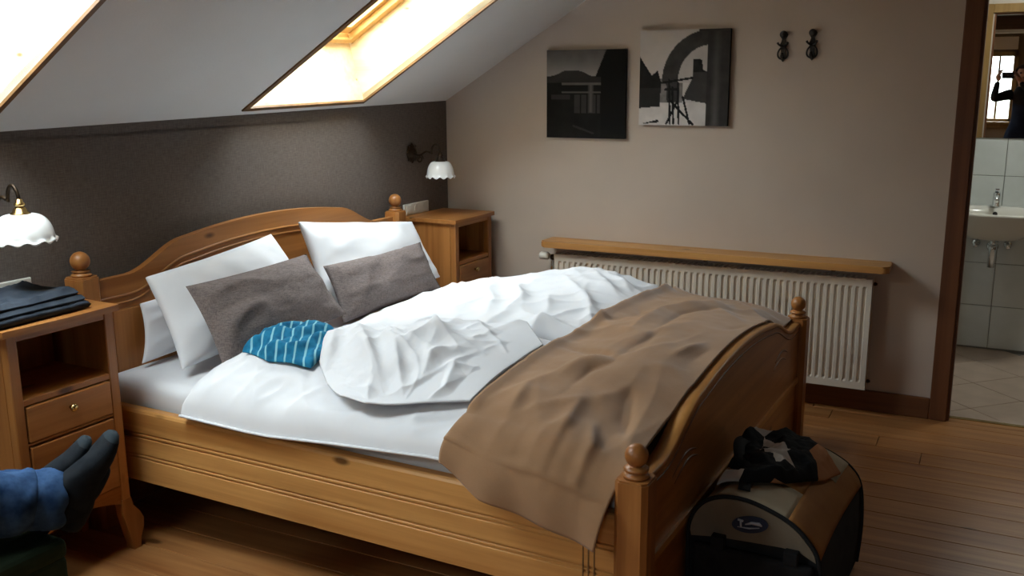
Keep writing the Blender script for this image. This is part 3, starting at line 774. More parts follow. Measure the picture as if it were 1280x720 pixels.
solo('pillow', m, white_cloth, (-2.05,-.3,.6), 'white pillow leaning on the headboard behind the grey cushion nearest the camera', 'pillow')
m = pillow((-1.515,-.17,1.010), (-.635,-.17,.895), (-1.62,-.40,.625), (-.70,-.38,.63), .16, 5, pinch=.05, sag=.02, wr=.015)
solo('pillow', m, white_cloth, (-1.1,-.3,.6), 'white pillow at the far end of the headboard, beside the nightstand in the corner', 'pillow')
m = pillow((-2.40,-.405,.912), (-1.725,-.385,.918), (-2.44,-.60,.650), (-1.745,-.60,.690), .14, 8, flange=.06, pinch=.045, wr=.016)
solo('cushion', m, greycloth, (-2.1,-.5,.66), 'taupe grey cushion with a flanged edge beside the blue striped cloth', 'cushion')
m = pillow((-1.58,-.350,.838), (-.80,-.335,.825), (-1.655,-.505,.618), (-.85,-.49,.606), .13, 14, flange=.06, pinch=.045, wr=.016)
solo('cushion', m, greycloth, (-1.2,-.45,.65), 'taupe grey cushion in front of the far white pillow by the corner nightstand', 'cushion')

# blue striped cloth
G = patch([(-2.40,-.655),(-2.28,-.62),(-2.13,-.62)], [(-2.40,-.96),(-2.28,-.95),(-2.14,-.86)], [(-2.40,-.655),(-2.43,-.80),(-2.40,-.96)], [(-2.13,-.62),(-2.12,-.74),(-2.14,-.86)], 50, 50)
T, B = [], []
for i in range(51):
    a, b = [], []
    for j in range(51):
        x, y = G[i][j]; e = min(1, edge_dist(i/50, j/50, .3, .33)/.06); q = math.sqrt(max(0, 1-(1-e)**2))
        zl = top_h(x, y)+.012
        hgt = .014+.026*i/50*(1-.4*j/50)
        z = zl+.004+(hgt+.012*crease(x, y, 9, 2)+.010*math.sin((x*.8+y)*48+4*noise.noise((x*9, y*9, 0)))+.008*fbm(x, y, 20, 1))*q
        a.append(V(x, y, max(z, zl+.004))); b.append(V(x, y, zl))
    T.append(a); B.append(b)
m = MB(); m.shell(T, B); solo('striped_cloth', m, blue_m, (-2.27,-.8,.68), 'crumpled teal blue cloth with pale stripes lying on the white duvet', 'cloth')
#==OBJ2==
# ------------------------------------------------------------------ nightstands
def nightstand(xc, label):
    t = empty('nightstand', (xc, -.17, 0), label, 'nightstand', group='pine nightstands either side of the bed')
    hw = .195; yf, yb = -.335, -.022; sw = .036
    m = MB()
    poly = [(xc-hw-.016, yb+.014), (xc-hw-.016, yf+.0)]+[(xc-hw-.016+(2*hw+.032)*i/16, yf-.012-.010*math.sin(math.pi*i/16)) for i in range(17)]+[(xc+hw+.016, yf+.0), (xc+hw+.016, yb+.014)]
    m.prism(poly, .871, .892, 'XY'); part('top', m, shade_x, t)
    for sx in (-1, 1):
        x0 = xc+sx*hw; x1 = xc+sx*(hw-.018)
        m = MB(); m.box((x0, yb, .19), (x1, yf+.034, .871)); part('side_panel', m, shade_z, t)
        m = MB(); m.box((xc+sx*hw, yf+.034, .15), (xc+sx*(hw-sw), yf, .871), .003, 1); part('stile', m, shade_z, t)
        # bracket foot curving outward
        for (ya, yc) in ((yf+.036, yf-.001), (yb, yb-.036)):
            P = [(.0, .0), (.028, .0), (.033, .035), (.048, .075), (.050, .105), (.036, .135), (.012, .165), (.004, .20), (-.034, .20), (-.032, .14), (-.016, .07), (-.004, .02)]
            m = MB(); m.prism([(xc+sx*(hw+p[0]-.004), p[1]) for p in (P if sx > 0 else P[::-1])], ya, yc, 'XZ'); part('foot', m, shade_z, t)
    m = MB(); m.box((xc-hw+.018, yb, .20), (xc+hw-.018, yb-.008, .871)); part('back_panel', m, shade_z, t)
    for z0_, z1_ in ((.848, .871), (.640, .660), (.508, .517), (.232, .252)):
        m = MB(); m.box((xc-hw+.018, yb-.008, z0_), (xc+hw-.018, yf+.004, z1_), .002, 1); part('shelf' if .6 < z1_ < .7 else 'cross_rail', m, shade_x, t)
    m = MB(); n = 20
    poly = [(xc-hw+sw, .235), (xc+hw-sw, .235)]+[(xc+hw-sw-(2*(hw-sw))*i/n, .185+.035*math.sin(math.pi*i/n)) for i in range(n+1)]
    m.prism(poly, yf+.004, yf+.02, 'XZ'); part('apron', m, shade_x, t)
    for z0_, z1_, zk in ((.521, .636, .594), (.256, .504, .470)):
        m = MB(); m.box((xc-hw+sw+.004, yf+.018, z0_), (xc+hw-sw-.004, yf-.004, z1_), .004, 2); d = part('drawer', m, shade_x, t)
        m = MB(); m.lathe([(.006, 0), (.006, -.008), (.012, -.012), (.014, -.018), (.010, -.024), (.002, -.026)], (xc-.003, yf-.004, zk), 14, 'Y'); part('knob', m, brass, d, 'small round brass knob')
    return t
nightstand(-2.853, 'tall pine nightstand at left edge, with dark clothes on its top')
nightstand(-.270, 'tall pine nightstand in the corner beyond the bed, its top empty')

# dark clothes heaped on the left nightstand
t = empty('folded_trousers', (-2.88, -.19, .892), 'dark blue folded trousers lying on top of the left nightstand', 'trousers')
for k, (z0_, th, dx, dy, sd) in enumerate(((.8935, .026, 0, 0, 3), (.917, .024, -.012, .01, 7), (.939, .022, -.03, .018, 12))):
    G = patch([(-3.062+dx, -.055), (-2.735+dx*.6, -.06)], [(-3.062+dx, -.325+dy), (-2.722+dx, -.315+dy)], [(-3.062+dx, -.055), (-3.07+dx, -.2), (-3.062+dx, -.325+dy)], [(-2.735+dx*.6, -.06), (-2.70+dx, -.2), (-2.722+dx, -.315+dy)], 44, 34)
    T, B = [], []
    for i in range(45):
        a, b = [], []
        for j in range(35):
            x, y = G[i][j]; e = min(1, edge_dist(i/44, j/34, .33, .27)/.022); q = math.sqrt(max(0, 1-(1-e)**2))
            wv = .004*noise.noise((x*9, y*9, sd))*(k > 0)
            z = z0_+wv+th*.5+(th*.5+(.016*wrink(x, y, 9, .9, 2.5, sd)+.010*wrink(x, y, 14, -.5, 2, sd+4)-.006 if k == 2 else .004*noise.noise((x*12, y*12, sd)))+.003*fbm(x, y, 18, sd)-(.014*max(0, (x+2.80)/.1) if k == 2 else 0))*q
            a.append(V(x, y, max(z, z0_+wv+.004))); b.append(V(x, y, z0_+wv+th*.5-(th*.5)*q))
        T.append(a); B.append(b)
    m = MB(); m.shell(T, B); part('fold', m, darkcloth, t)

# ------------------------------------------------------------------ wall lamps
def wall_lamp(x, rs, zt, zb, label, collar_m, ys=-.187):
    t = empty('wall_lamp', (x, 0, zt+.04), label, 'lamp')
    zp = zt+.038
    m = MB(); m.lathe([(.047, 0), (.050, -.006), (.042, -.012), (.030, -.014), (.026, -.022), (.012, -.028)], (x, 0, zp), 24, 'Y')
    for k in range(8):
        a = k*math.pi/4; m.lathe([(.001, -.001), (.011, -.006), (.001, -.012)], (x+.046*math.cos(a), 0, zp+.046*math.sin(a)), 8, 'Y')
    part('wall_plate', m, bronze, t)
    m = MB(); pts = []
    for i in range(25):
        u = i/24
        pts.append((x, -.02+(ys+.045+.02-.02)*u*.78, zp-.012*math.sin(u*math.pi*2)))
    y0 = pts[-1][1]
    for i in range(1, 15):
        a = math.pi*i/14; r_ = (abs(ys)-abs(y0))/2
        pts.append((x, y0-r_+r_*math.cos(a), zp+.052*math.sin(a)))
    pts.append((x, ys, zp-.01))
    m.tube(pts, .0065, 10)
    # scroll under the arm
    sc_ = [(x, -.055-.022*(1-i/40)*math.cos(i*.34), zp-.030+.026*(1-i/40)*math.sin(i*.34)) for i in range(30)]
    m.tube(sc_, .0042, 8); part('arm', m, bronze, t)
    m = MB(); m.lathe([(.004, .05), (.011, .046), (.012, .038), (.017, .034), (.017, .028), (.012, .025), (.019, .018), (.023, .008), (.030, .003), (.031, -.002), (.004, -.003)], (x, ys, zt), 22); part('collar', m, collar_m, t)
    prof = []; h = zt-zb
    for i in range(13):
        u = i/12; r_ = .030+(rs*.93-.030)*max(0.0, math.sin(u*math.pi/2))**.75
        prof.append((r_, -h*.90*max(0.0, 1-math.cos(u*math.pi/2))**.9))
    prof.append((rs*.965, -h*.94)); prof.append((rs, -h))
    inner = [(r_-.003, z_) for r_, z_ in prof[::-1]]
    def fl(r_, hh, a):
        k = max(0, (-hh/h-.75)/.25)
        return (r_*(1+.035*k*math.cos(a*12)), hh+.006*k*math.cos(a*12))
    m = MB(); m.lathe(prof+inner, (x, ys, zt), 72, fn=fl, cap=False); part('shade', m, opal_m, t, 'white glass bell shade with a scalloped rim')
    m = MB(); m.lathe([(.012, -.005), (.014, -.03), (.022, -.05), (.020, -.07), (.006, -.082)], (x, ys, zt), 16); part('bulb', m, ceramic, t)
wall_lamp(-2.85, .101, 1.214, 1.126, 'brass wall lamp with white scalloped glass shade above the left nightstand', brass)
wall_lamp(-.367, .080, 1.192, 1.106, 'dark bronze wall lamp with scalloped glass shade above the corner nightstand', bronze)

def sockets(x0, x1, z0_, z1_, label):
    t = empty('socket_plate', ((x0+x1)/2, 0, z0_), label, 'socket', group='cream wall sockets above the nightstands')
    m = MB(); m.box((x0, 0, z0_), (x1, -.011, z1_), .004, 2); part('plate', m, plastic_c, t)
    for k in range(3):
        cx_ = x0+(x1-x0)*(k+.5)/3
        m = MB(); m.lathe([(.0215, -.0108), (.0235, -.0135), (.021, -.0135), (.020, -.0112)], (cx_, 0, (z0_+z1_)/2), 20, 'Y') if k else m.box((cx_-.022, -.0105, (z0_+z1_)/2-.022), (cx_+.022, -.016, (z0_+z1_)/2+.022), .002, 1)
        part('outlet' if k else 'switch', m, plastic_c, t)
sockets(-2.965, -2.716, .898, .968, 'cream socket plate on the wallpaper behind the dark trousers on the left nightstand')
sockets(-.467, -.222, .893, .956, 'cream socket plate on the wallpaper behind the corner nightstand')

# ------------------------------------------------------------------ back wall things (room frame)
# radiator
Y0, Y1, ZB_, ZT_, XFR = -.734, -2.395, .133, .684, -.11
rad = empty('radiator', (0, (Y0+Y1)/2, ZB_), 'white ribbed panel radiator on the back wall under the wooden shelf', 'radiator', F=MI)
nr = 50; pit = (abs(Y1-Y0)-.036)/nr
ys_, dep = [Y0, Y0-.018], [0, 0]
cols_ = [(Y0, 0), (Y0-.018, 0)]
for k in range(nr):
    yy = Y0-.018-k*pit
    for f, d in ((.16, 0), (.30, 1), (.62, 1), (.76, 0)): cols_.append((yy-pit*f, d))
cols_ += [(Y1+.018, 0), (Y1, 0)]
rows = [(ZB_, 0), (ZB_+.034, 0), (ZB_+.046, 1), (ZT_-.050, 1), (ZT_-.038, 0), (ZT_-.004, 0), (ZT_, -.4)]
m = MB(); m.grid([[V(XFR+.0095*d*e-(.0 if e >= 0 else -.004), y, z) for (z, e) in rows] for (y, d) in cols_], smooth=False)
part('front_panel', m, whiteenamel, rad)
for yy, sg in ((Y0, -1), (Y1, 1)):
    m = MB(); m.box((XFR+.0, yy, ZB_+.004), (-.028, yy+sg*.002, ZT_-.002)); part('side_cover', m, whiteenamel, rad)
m = MB(); m.box((-.030, Y0, ZB_), (-.028, Y1, ZT_)); part('rear_panel', m, whiteenamel, rad)
m = MB()
for k in range(60):
    yy = Y0-.02-k*(abs(Y1-Y0)-.04)/60; m.box((XFR+.008, yy, ZT_-.004), (-.030, yy-.012, ZT_))
part('top_grille', m, whiteenamel, rad)
for yy in (Y0-.25, Y1+.25):
    m = MB(); m.box((-.029, yy, ZB_+.03), (0, yy-.03, ZT_-.03)); part('bracket', m, whiteenamel, rad)
m = MB(); m.tube([(-.065, Y0+.001, .655), (-.065, Y0+.028, .655), (-.065, Y0+.03, .60), (-.065, Y0+.03, .02), (-.065, Y0+.03, 0)], .009, 10); part('pipe', m, chrome, rad)
m = MB(); m.lathe([(.012, 0), (.017, .006), (.017, .030), (.013, .036)], (-.065, Y0+.002, .655), 14, 'Y'); part('valve_body', m, bronze, rad, 'dark valve body at the radiator top corner')
m = MB(); m.lathe([(.014, 0), (.021, .008), (.022, .05), (.016, .058), (.002, .059)], (-.090, Y0+.036, .664), 18, 'Y'); part('thermostat_knob', m, plastic_c, rad)
for zz in (ZT_-.03, ZB_+.035):
    m = MB(); m.lathe([(.009, 0), (.009, -.010), (.006, -.012), (.006, -.016), (.001, -.016)], (-.065, Y1, zz), 12, 'Y'); part('vent_plug', m, bronze, rad)
# shelf
m = MB(); c = .03
P = [(0, -.672), (-.125, -.672)]+[(-.165+c-c*math.sin(a), -.672-c+c*math.cos(a)) for a in [math.pi/2*i/6 for i in range(7)]]+[(-.165+c-c*math.cos(a), -2.468+c-c*math.sin(a)) for a in [math.pi/2*i/6 for i in range(7)]]+[(0, -2.468)]
shelf = empty('wall_shelf', (0, -1.57, .72), 'long narrow pine shelf board fixed to the wall over the radiator', 'shelf', F=MI)
m.prism(P, .7235, .757, 'XY'); bmesh.ops.bevel(m.bm, geom=[e for e in m.bm.edges if abs(e.verts[0].co.z-e.verts[1].co.z) < 1e-5 and (e.verts[0].co.x < -.01 or e.verts[1].co.x < -.01)], offset=.006, segments=2, affect='EDGES')
part('board', m, pine_y, shelf)
for yy in (-.95, -1.57, -2.2):
    m = MB(); m.prism([(0, .7235), (-.12, .7235), (-.12, .715), (-.012, .70), (0, .69)], yy, yy-.012, 'XZ') if False else m.box((0, yy, .705), (-.10, yy-.018, .7235)); part('bracket', m, edge_m, shelf)

# canvases
def in_poly(x, y, P):
    c = False; j = len(P)-1
    for i in range(len(P)):
        if (P[i][1] > y) != (P[j][1] > y) and x < (P[j][0]-P[i][0])*(y-P[i][1])/(P[j][1]-P[i][1])+P[i][0]: c = not c
        j = i
    return c
def lineq(x, y, a, b, wd): return seg_d(x, y, a, b)[0] < wd
def pic_lake(u, v):
    n = noise.fractal((u*6, v*6, 1), .9, 2, 4)*.5
    if u > .76-.45*min(v, .30) if v < .30 else u > .70: return .006
    mtn = .30-.075*math.exp(-((u-.27)/.14)**2)-.045*math.exp(-((u-.45)/.1)**2)+.012*n
    if v < mtn: return .10+.20*(v/.3)**1.5+.04*n
    if v < .365: return .028+.012*n
    if v < .395 and u > .2: return .13+.06*n
    if abs(v-.48) < .008 and u > .2: return .10
    if abs(u-.57) < .035 and v < .70: return .12*(1-abs(u-.57)/.05)
    if .36 < u < .69 and .5 < v < .71:
        if any(abs(u-p) < .008 for p in (.44, .52, .64)): return .01
        return .045+.02*n
    if .06 < u < .3 and .5 < v < .56: return .035
    if lineq(u, v, (.35, .86), (.6, .94), .012): return .03
    return .010+.006*n
def pic_farm(u, v):
    n = noise.fractal((u*9, v*9, 4), .9, 2, 4)*.5
    dk = .012+.008*n
    if v < .02 and u > .66: return .04
    spokes = [((.34,.52),(.36,.98)),((.44,.55),(.46,.98)),((.36,.74),(.62,.99)),((.30,.62),(.45,.62)),((.32,.98),(.44,.74)),((.26,.55),(.60,.50)),((.5,.7),(.58,.98)),((.38,.6),(.40,.98))]
    if any(lineq(u, v, a, b, .012) for a, b in spokes): return dk
    if u > .76: return .035+.05*max(0, 1-abs(u-.86)/.06)*(.4+v)+.02*n
    if in_poly(u, v, [(.6,.30),(.70,.31),(.72,.42),(.86,.46),(.87,.6),(.84,.78),(.5,.72),(.55,.60),(.60,.50)]): return (.05 if v > .44 else .015)+.02*n
    out_ = .30+.42*(1-math.sqrt(max(0, 1-min(1, (u-.26)/.46)**2))) if u > .26 else 9
    ro = math.hypot((u-.80)/.54, (v-.52)/.52); ri = math.hypot((u-.80)/.36, (v-.52)/.36)
    if v < .55 and ro < 1 and ri > 1: return .045+.03*n
    if ri <= 1 and v < .55 and .43 < u: return .46+.08*n
    if in_poly(u, v, [(0,.27),(.06,.36),(.14,.47),(.21,.42),(.25,.55),(.24,.80),(0,.82)]): return dk+.012*(v > .6)
    if in_poly(u, v, [(.30,.42),(.45,.40),(.46,.74),(.32,.76)]): return .03+.04*max(0, n+.2)
    if in_poly(u, v, [(.02,.99),(.22,.94),(.24,.97)]): return dk
    if v > .76: return .58+.12*n
    if v > .5 and u < .5: return .16+.2*max(0, n)
    return .52+.05*n
def canvas(name, y0, y1, zb, zt, fn, label):
    t = empty(name, (0, (y0+y1)/2, zb), label, 'picture', F=MI)
    m = MB(); m.box((0, y0, zb), (-.0285, y1, zt), .002, 1); part('stretcher_frame', m, blackcloth, t)
    n = 110; P = []; cl = []
    m = MB()
    W = m.grid([[V(-.0292, y0+(y1-y0)*i/n, zt+(zb-zt)*j/n) for j in range(n+1)] for i in range(n+1)], smooth=False)
    o = part('print', m, print_m, t)
    ca_ = o.data.color_attributes.new('Print', 'FLOAT_COLOR', 'POINT')
    for i, v in enumerate(o.data.vertices):
        y = v.co.y+BASE[t.name].y; z = v.co.z+BASE[t.name].z
        g = max(.004, fn(min(1, max(0, (y-y0)/(y1-y0))), min(1, max(0, (z-zt)/(zb-zt))))); ca_.data[i].color = (g*1.05, g*.98, g*.94, 1)
canvas('canvas_print', -.652, -1.103, 1.311, 1.774, pic_lake, 'dark square canvas of a lake and dock at dusk, left of the farm wheel canvas')
canvas('canvas_print', -1.18, -1.645, 1.387, 1.862, pic_farm, 'larger pale square canvas of old farm wheels under an arch, nearest the hooks')

# ornamental hooks
def wall_hook(y, z, label):
    t = empty('wall_hook', (0, y, z), label, 'hook', F=MI, group='black iron hooks')
    m = MB()
    pr = [(-.0005, -.072), (.006, -.066), (.010, -.058), (.014, -.045), (.010, -.03), (.012, -.01), (.018, .008), (.012, .02), (.008, .034), (.016, .046), (.019, .056), (.014, .067), (.004, .072)]
    poly = [(y-max(a, .001), z+b) for a, b in pr]+[(y+max(a, .001), z+b) for a, b in pr[::-1]]
    m.prism(poly, 0, -.008, 'YZ'); part('backplate', m, iron, t)
    m = MB(); m.lathe([(.006, -.006), (.016, -.012), (.018, -.02), (.012, -.027), (.002, -.029)], (0, y, z+.056), 14, 'X'); part('rosette', m, iron, t)
    for sy in (-1, 1):
        m = MB()
        m.tube([(-.006, y, z+.0), (-.014, y+sy*.010, z+.002), (-.024, y+sy*.018, z+.008), (-.028, y+sy*.025, z+.018)], [.005, .005, .0045, .006], 8)
        part('hook_arm', m, iron, t)
    m = MB(); m.tube([(-.012, y+.024*math.sin(a)*(1-.15*math.cos(a)), z-.032+.028*math.cos(a)) for a in [2*math.pi*i/24 for i in range(25)]], .0042, 8, cap=False); part('ring', m, iron, t)
    m = MB(); m.tube([(-.006, y, z-.05), (-.022, y, z-.055), (-.032, y, z-.045), (-.034, y, z-.030)], [.006, .006, .005, .006], 8); part('hook_arm', m, iron, t)
wall_hook(-1.898, 1.770, 'black ornamental iron hook on the wall nearer the farm wheel canvas')
wall_hook(-2.034, 1.775, 'black ornamental iron hook on the wall nearer the doorway')

# ------------------------------------------------------------------ bathroom fittings (room frame)
m = MB(); m.box((BXM-.018, -2.45, 1.272), (BXM-.0125, -3.5, 2.2)); mir = solo('mirror', m, [mirror_m], (BXM-.013, -2.97, 1.272), 'large frameless wall mirror above the washbasin, seen through the doorway', 'mirror', F=MI)
sink = empty('washbasin', (BXM-.012, -2.89, .70), 'white ceramic washbasin on the tiled bathroom wall below the mirror', 'washbasin', F=MI)
def bring(yc, hw, x0, x1, z, n=40, p=2.6):
    out = []
    for k in range(n):
        a = 2*math.pi*k/n; ca_, sa_ = math.cos(a), math.sin(a)
        q = (abs(ca_)**p+abs(sa_)**p)**(-1/p)
        xx = (x0+x1)/2+(x1-x0)/2*q*ca_; 
        out.append(V(min(xx, BXM-.0125), yc+hw*q*sa_, z))
    return out
rings = [bring(-2.89, .06, 1.20, 1.40, .706), bring(-2.89, .15, 1.12, 1.455, .722), bring(-2.89, .23, 1.045, 1.457, .77), bring(-2.89, .272, 1.005, 1.457, .83), bring(-2.89, .285, .99, 1.457, .865), bring(-2.89, .285, .99, 1.457, .876), bring(-2.89, .272, 1.003, 1.446, .880),
         bring(-2.89, .235, 1.035, 1.345, .876), bring(-2.89, .22, 1.05, 1.335, .85), bring(-2.89, .17, 1.09, 1.31, .79), bring(-2.89, .05, 1.16, 1.24, .765)]
m = MB(); W = m.grid(rings, closed=True); m.bm.faces.new(W[0][::-1]); m.bm.faces.new(W[-1]); part('bowl', m, ceramic, sink)
m = MB(); m.lathe([(.004, .004), (.012, .003), (.013, 0), (.002, -.002)], (1.325, -2.885, .845), 14, 'X'); part('overflow_ring', m, iron, sink, 'dark overflow hole')
tap = empty('faucet', (1.385, -2.885, .882), 'chrome single lever faucet on the rim of the washbasin', 'faucet', F=MI)
m = MB(); m.lathe([(.026, 0), (.026, .006), (.021, .010), (.021, .075), (.018, .082), (.002, .084)], (1.385, -2.885, .880), 20); part('body', m, chrome, tap)
m = MB(); m.tube([(1.378, -2.885, .935), (1.33, -2.885, .945), (1.285, -2.885, .935), (1.278, -2.885, .918)], [.015, .013, .012, .011], 12); part('spout', m, chrome, tap)
m = MB(); m.box((1.405, -2.897, .966), (1.335, -2.873, .982), .004, 2, rot=Matrix.Rotation(R(18), 3, 'Y')); part('lever', m, chrome, tap)
dr = empty('drain_trap', (1.30, -2.89, .53), 'chrome drain trap hanging under the washbasin', 'pipe', F=MI)
m = MB(); m.tube([(1.30, -2.89, .705), (1.30, -2.89, .66)], .016, 14); m.lathe([(.020, .0), (.020, .10), (.023, .105), (.023, .125), (.016, .13)], (1.30, -2.89, .535), 18); part('bottle', m, chrome, dr)
m = MB(); m.tube([(1.30, -2.89, .62), (1.40, -2.89, .635), (BXM-.012, -2.89, .635)], .014, 12); m.lathe([(.034, 0), (.028, -.008), (.015, -.01)], (BXM-.012, -2.89, .635), 18, 'X'); part('outlet_pipe', m, chrome, dr)
for yv, lb in ((-2.80, 'chrome angle valve under the washbasin on the doorpost side of the trap'), (-2.97, 'chrome angle valve under the washbasin on the far side of the trap')):
    v_ = empty('angle_valve', (BXM-.012, yv, .65), lb, 'valve', F=MI, group='angle valves under the washbasin')
    m = MB(); m.lathe([(.024, 0), (.02, -.006), (.010, -.008), (.010, -.04), (.013, -.042), (.013, -.062), (.002, -.064)], (BXM-.012, yv, .65), 16, 'X'); part('body', m, chrome, v_)
    m = MB(); m.lathe([(.004, -.062), (.016, -.068), (.018, -.078), (.012, -.086), (.002, -.088)], (BXM-.012, yv, .65), 14, 'X'); part('handle', m, chrome, v_)
    m = MB(); m.tube([(BXM-.064, yv, .655), (BXM-.07, yv, .69), (BXM-.072, yv, .70)], .005, 8); part('hose', m, chrome, v_)

# ------------------------------------------------------------------ travel bag (headboard frame)
BXN, BXF = -2.215, -1.60
bag = empty('travel_bag', ((BXN+BXF)/2, -2.42, 0), 'black and tan travel bag with rounded top on the floor at the footboard', 'bag')
def arch_bag(x, grow=0.0):
    k = (x-BXN)/(BXF-BXN)
    P = [(-2.222, .02), (-2.218, .16), (-2.216, .30), (-2.228, .365), (-2.262, .412), (-2.315, .437), (-2.38, .440), (-2.445, .424), (-2.51, .396), (-2.556, .356), (-2.590, .298), (-2.604, .16), (-2.600, .02)]
    Q = [(-2.226, .02), (-2.222, .16), (-2.222, .30), (-2.238, .362), (-2.272, .398), (-2.33, .412), (-2.39, .414), (-2.45, .405), (-2.515, .384), (-2.570, .350), (-2.606, .292), (-2.618, .16), (-2.612, .02)]
    out = []
    for i, (p, q) in enumerate(zip(P, Q)):
        y = p[0]+(q[0]-p[0])*k; z = p[1]+(q[1]-p[1])*k
        cy, cz = -2.41, .25
        d = V(0, y-cy, z-cz); L = d.length
        out.append(V(x, y, z)+(d/L)*grow)
    return out
def smooth_pts(P, n=60):
    out = []
    for i in range(n+1):
        f = i/n*(len(P)-1); k = min(int(f), len(P)-2); t = f-k
        p0, p1, p2, p3 = P[max(k-1, 0)], P[k], P[k+1], P[min(k+2, len(P)-1)]
        out.append(.5*((2*p1)+(p2-p0)*t+(2*p0-5*p1+4*p2-p3)*t*t+(3*p1-p0-3*p2+p3)*t**3))
    return out
NS = 14
def bag_ring(i, g=0.0):
    x = BXN+(BXF-BXN)*i/NS
    P = smooth_pts(arch_bag(x, g-.010*math.sin(math.pi*i/NS)))
    return [p+V(0, 0, .006*noise.noise((p.x*6, p.y*6, 2)))*(1 if p.z > .3 else .2) for p in P]
rings = [bag_ring(i) for i in range(NS+1)]
m = MB(); W = m.grid(rings); m.bm.faces.new(W[0]); m.bm.faces.new(W[-1][::-1]); m.faces([rings[0][0], rings[0][-1], rings[-1][-1], rings[-1][0]], [(0, 1, 2, 3)])
part('body', m, blackcloth, bag)
def bag_patch(name, i0, i1, j0, j1, mat_, label=None, g=.003):
    rr = [bag_ring(i, g)[j0:j1+1] for i in range(i0, i1+1)]
    m = MB(); m.grid(rr); o = part(name, m, mat_, bag, label)
    md = o.modifiers.new('thick', 'SOLIDIFY'); md.thickness = .003; md.offset = 1
bag_patch('top_panel', 0, 5, 23, 39, cream_nylon, 'cream panel on the near half of the top')
bag_patch('top_panel', 5, 14, 22, 39, tan_nylon, 'tan panel on the far half of the top', .0035)
bag_patch('shoulder_panel', 0, 14, 39, 50, tan_nylon, 'tan panel along the rounded shoulder', .003)
bag_patch('shoulder_panel', 0, 14, 12, 23, greyb_nylon, 'beige panel along the shoulder by the bed', .002)
bag_patch('corner_panel', 10, 14, 33, 44, cream_nylon, 'small cream panel at the far end of the top', .0055)
# end panel with emblem
E_ = smooth_pts(arch_bag(BXN-.003, -.004)); up_ = [p for p in E_ if p.z > .300]
low = [V(BXN-.003, -2.585, .296), V(BXN-.003, -2.54, .318), V(BXN-.003, -2.49, .322), V(BXN-.003, -2.40, .318), V(BXN-.003, -2.30, .312), V(BXN-.003, -2.225, .300)]
m = MB(); m.prism([(p.y, p.z) for p in up_]+[(p.y, p.z) for p in low], BXN-.001, BXN-.005, 'YZ'); ep = part('end_panel', m, greyb_nylon, bag, 'beige half round end panel')
m = MB(); m.prism([(-2.397+.052*math.cos(a)+.0*math.sin(a), .373+.026*math.sin(a)-.008*math.cos(a)) for a in [2*math.pi*i/28 for i in range(28)]][::-1], BXN-.004, BXN-.009, 'YZ'); part('emblem', m, logo_dark, ep, 'dark oval emblem')
m = MB()
m.tube([(BXN-.0095, -2.362, .383), (BXN-.0095, -2.378, .381)], .0035, 6); m.tube([(BXN-.0095, -2.370, .383), (BXN-.0095, -2.372, .362)], .003, 6)
m.tube([(BXN-.0095, -2.388+.004, .372), (BXN-.0095, -2.402, .380), (BXN-.0095, -2.424, .381), (BXN-.0095, -2.432, .376)], [.002, .0045, .0055, .002], 6)
m.tube([(BXN-.0095, -2.362, .360), (BXN-.0095, -2.395, .362), (BXN-.0095, -2.425, .369)], [.001, .0025, .001], 6)
part('emblem_mark', m, logo_light, ep)
m = MB(); m.box((BXN-.03, -2.235, .04), (BXN-.0005, -2.585, .290), .015, 3); part('end_pocket', m, blackcloth, bag)
for yy in (-2.29, -2.50):
    m = MB(); m.box((BXN-.034, yy, .285), (BXN-.002, yy-.04, .325), .004, 2); part('buckle', m, blackcloth, bag)
for xx in (BXN, BXF):
    m = MB(); m.tube(smooth_pts(arch_bag(xx, .002)), .0065, 8); part('piping', m, blackcloth, bag)
m = MB(); m.tube([bag_ring(i, .004)[34] for i in range(7, 15)], .003, 6); part('zip', m, blackcloth, bag)
# webbing handles and strap
def strap(pts, wd, th=.003):
    m = MB(); pts = [Vector(p) for p in pts]; n = len(pts); A = []; 
    return m
def ribbon(pts, wdir, wd, th=.0035):
    m = MB(); T, B = [], []; wdir = Vector(wdir).normalized()
    pts = smooth_pts([Vector(p) for p in pts], 30)
    for i, p in enumerate(pts):
        t = (pts[min(i+1, 30)]-pts[max(i-1, 0)]).normalized(); nn = t.cross(wdir).normalized()
        T.append([p-wdir*wd/2+nn*th/2, p+wdir*wd/2+nn*th/2]); B.append([p-wdir*wd/2-nn*th/2, p+wdir*wd/2-nn*th/2])
    m.shell(T, B); return m
part('strap', ribbon([(-2.16, -2.36, .447), (-2.08, -2.345, .455), (-2.0, -2.33, .470), (-1.93, -2.31, .462)], (0, 1, 0), .036), blackcloth, bag)
part('handle', ribbon([(-2.02, -2.33, .440), (-1.99, -2.30, .475), (-1.90, -2.275, .487), (-1.80, -2.28, .468), (-1.72, -2.31, .425)], (.15, 1, .25), .04), blackcloth, bag)
m = MB(); m.box((BXN+.02, -2.60, .002), (BXF-.02, -2.232, .024), .006, 1); part('base_plate', m, blackcloth, bag)
for xx in (BXN+.06, BXF-.06):
    for yy in (-2.25, -2.585):
        m = MB(); m.lathe([(.001, -.012), (.018, -.012), (.022, -.006), (.022, .006), (.018, .012), (.001, .012)], (xx, yy, .022), 14, 'Y'); part('wheel', m, iron, bag)
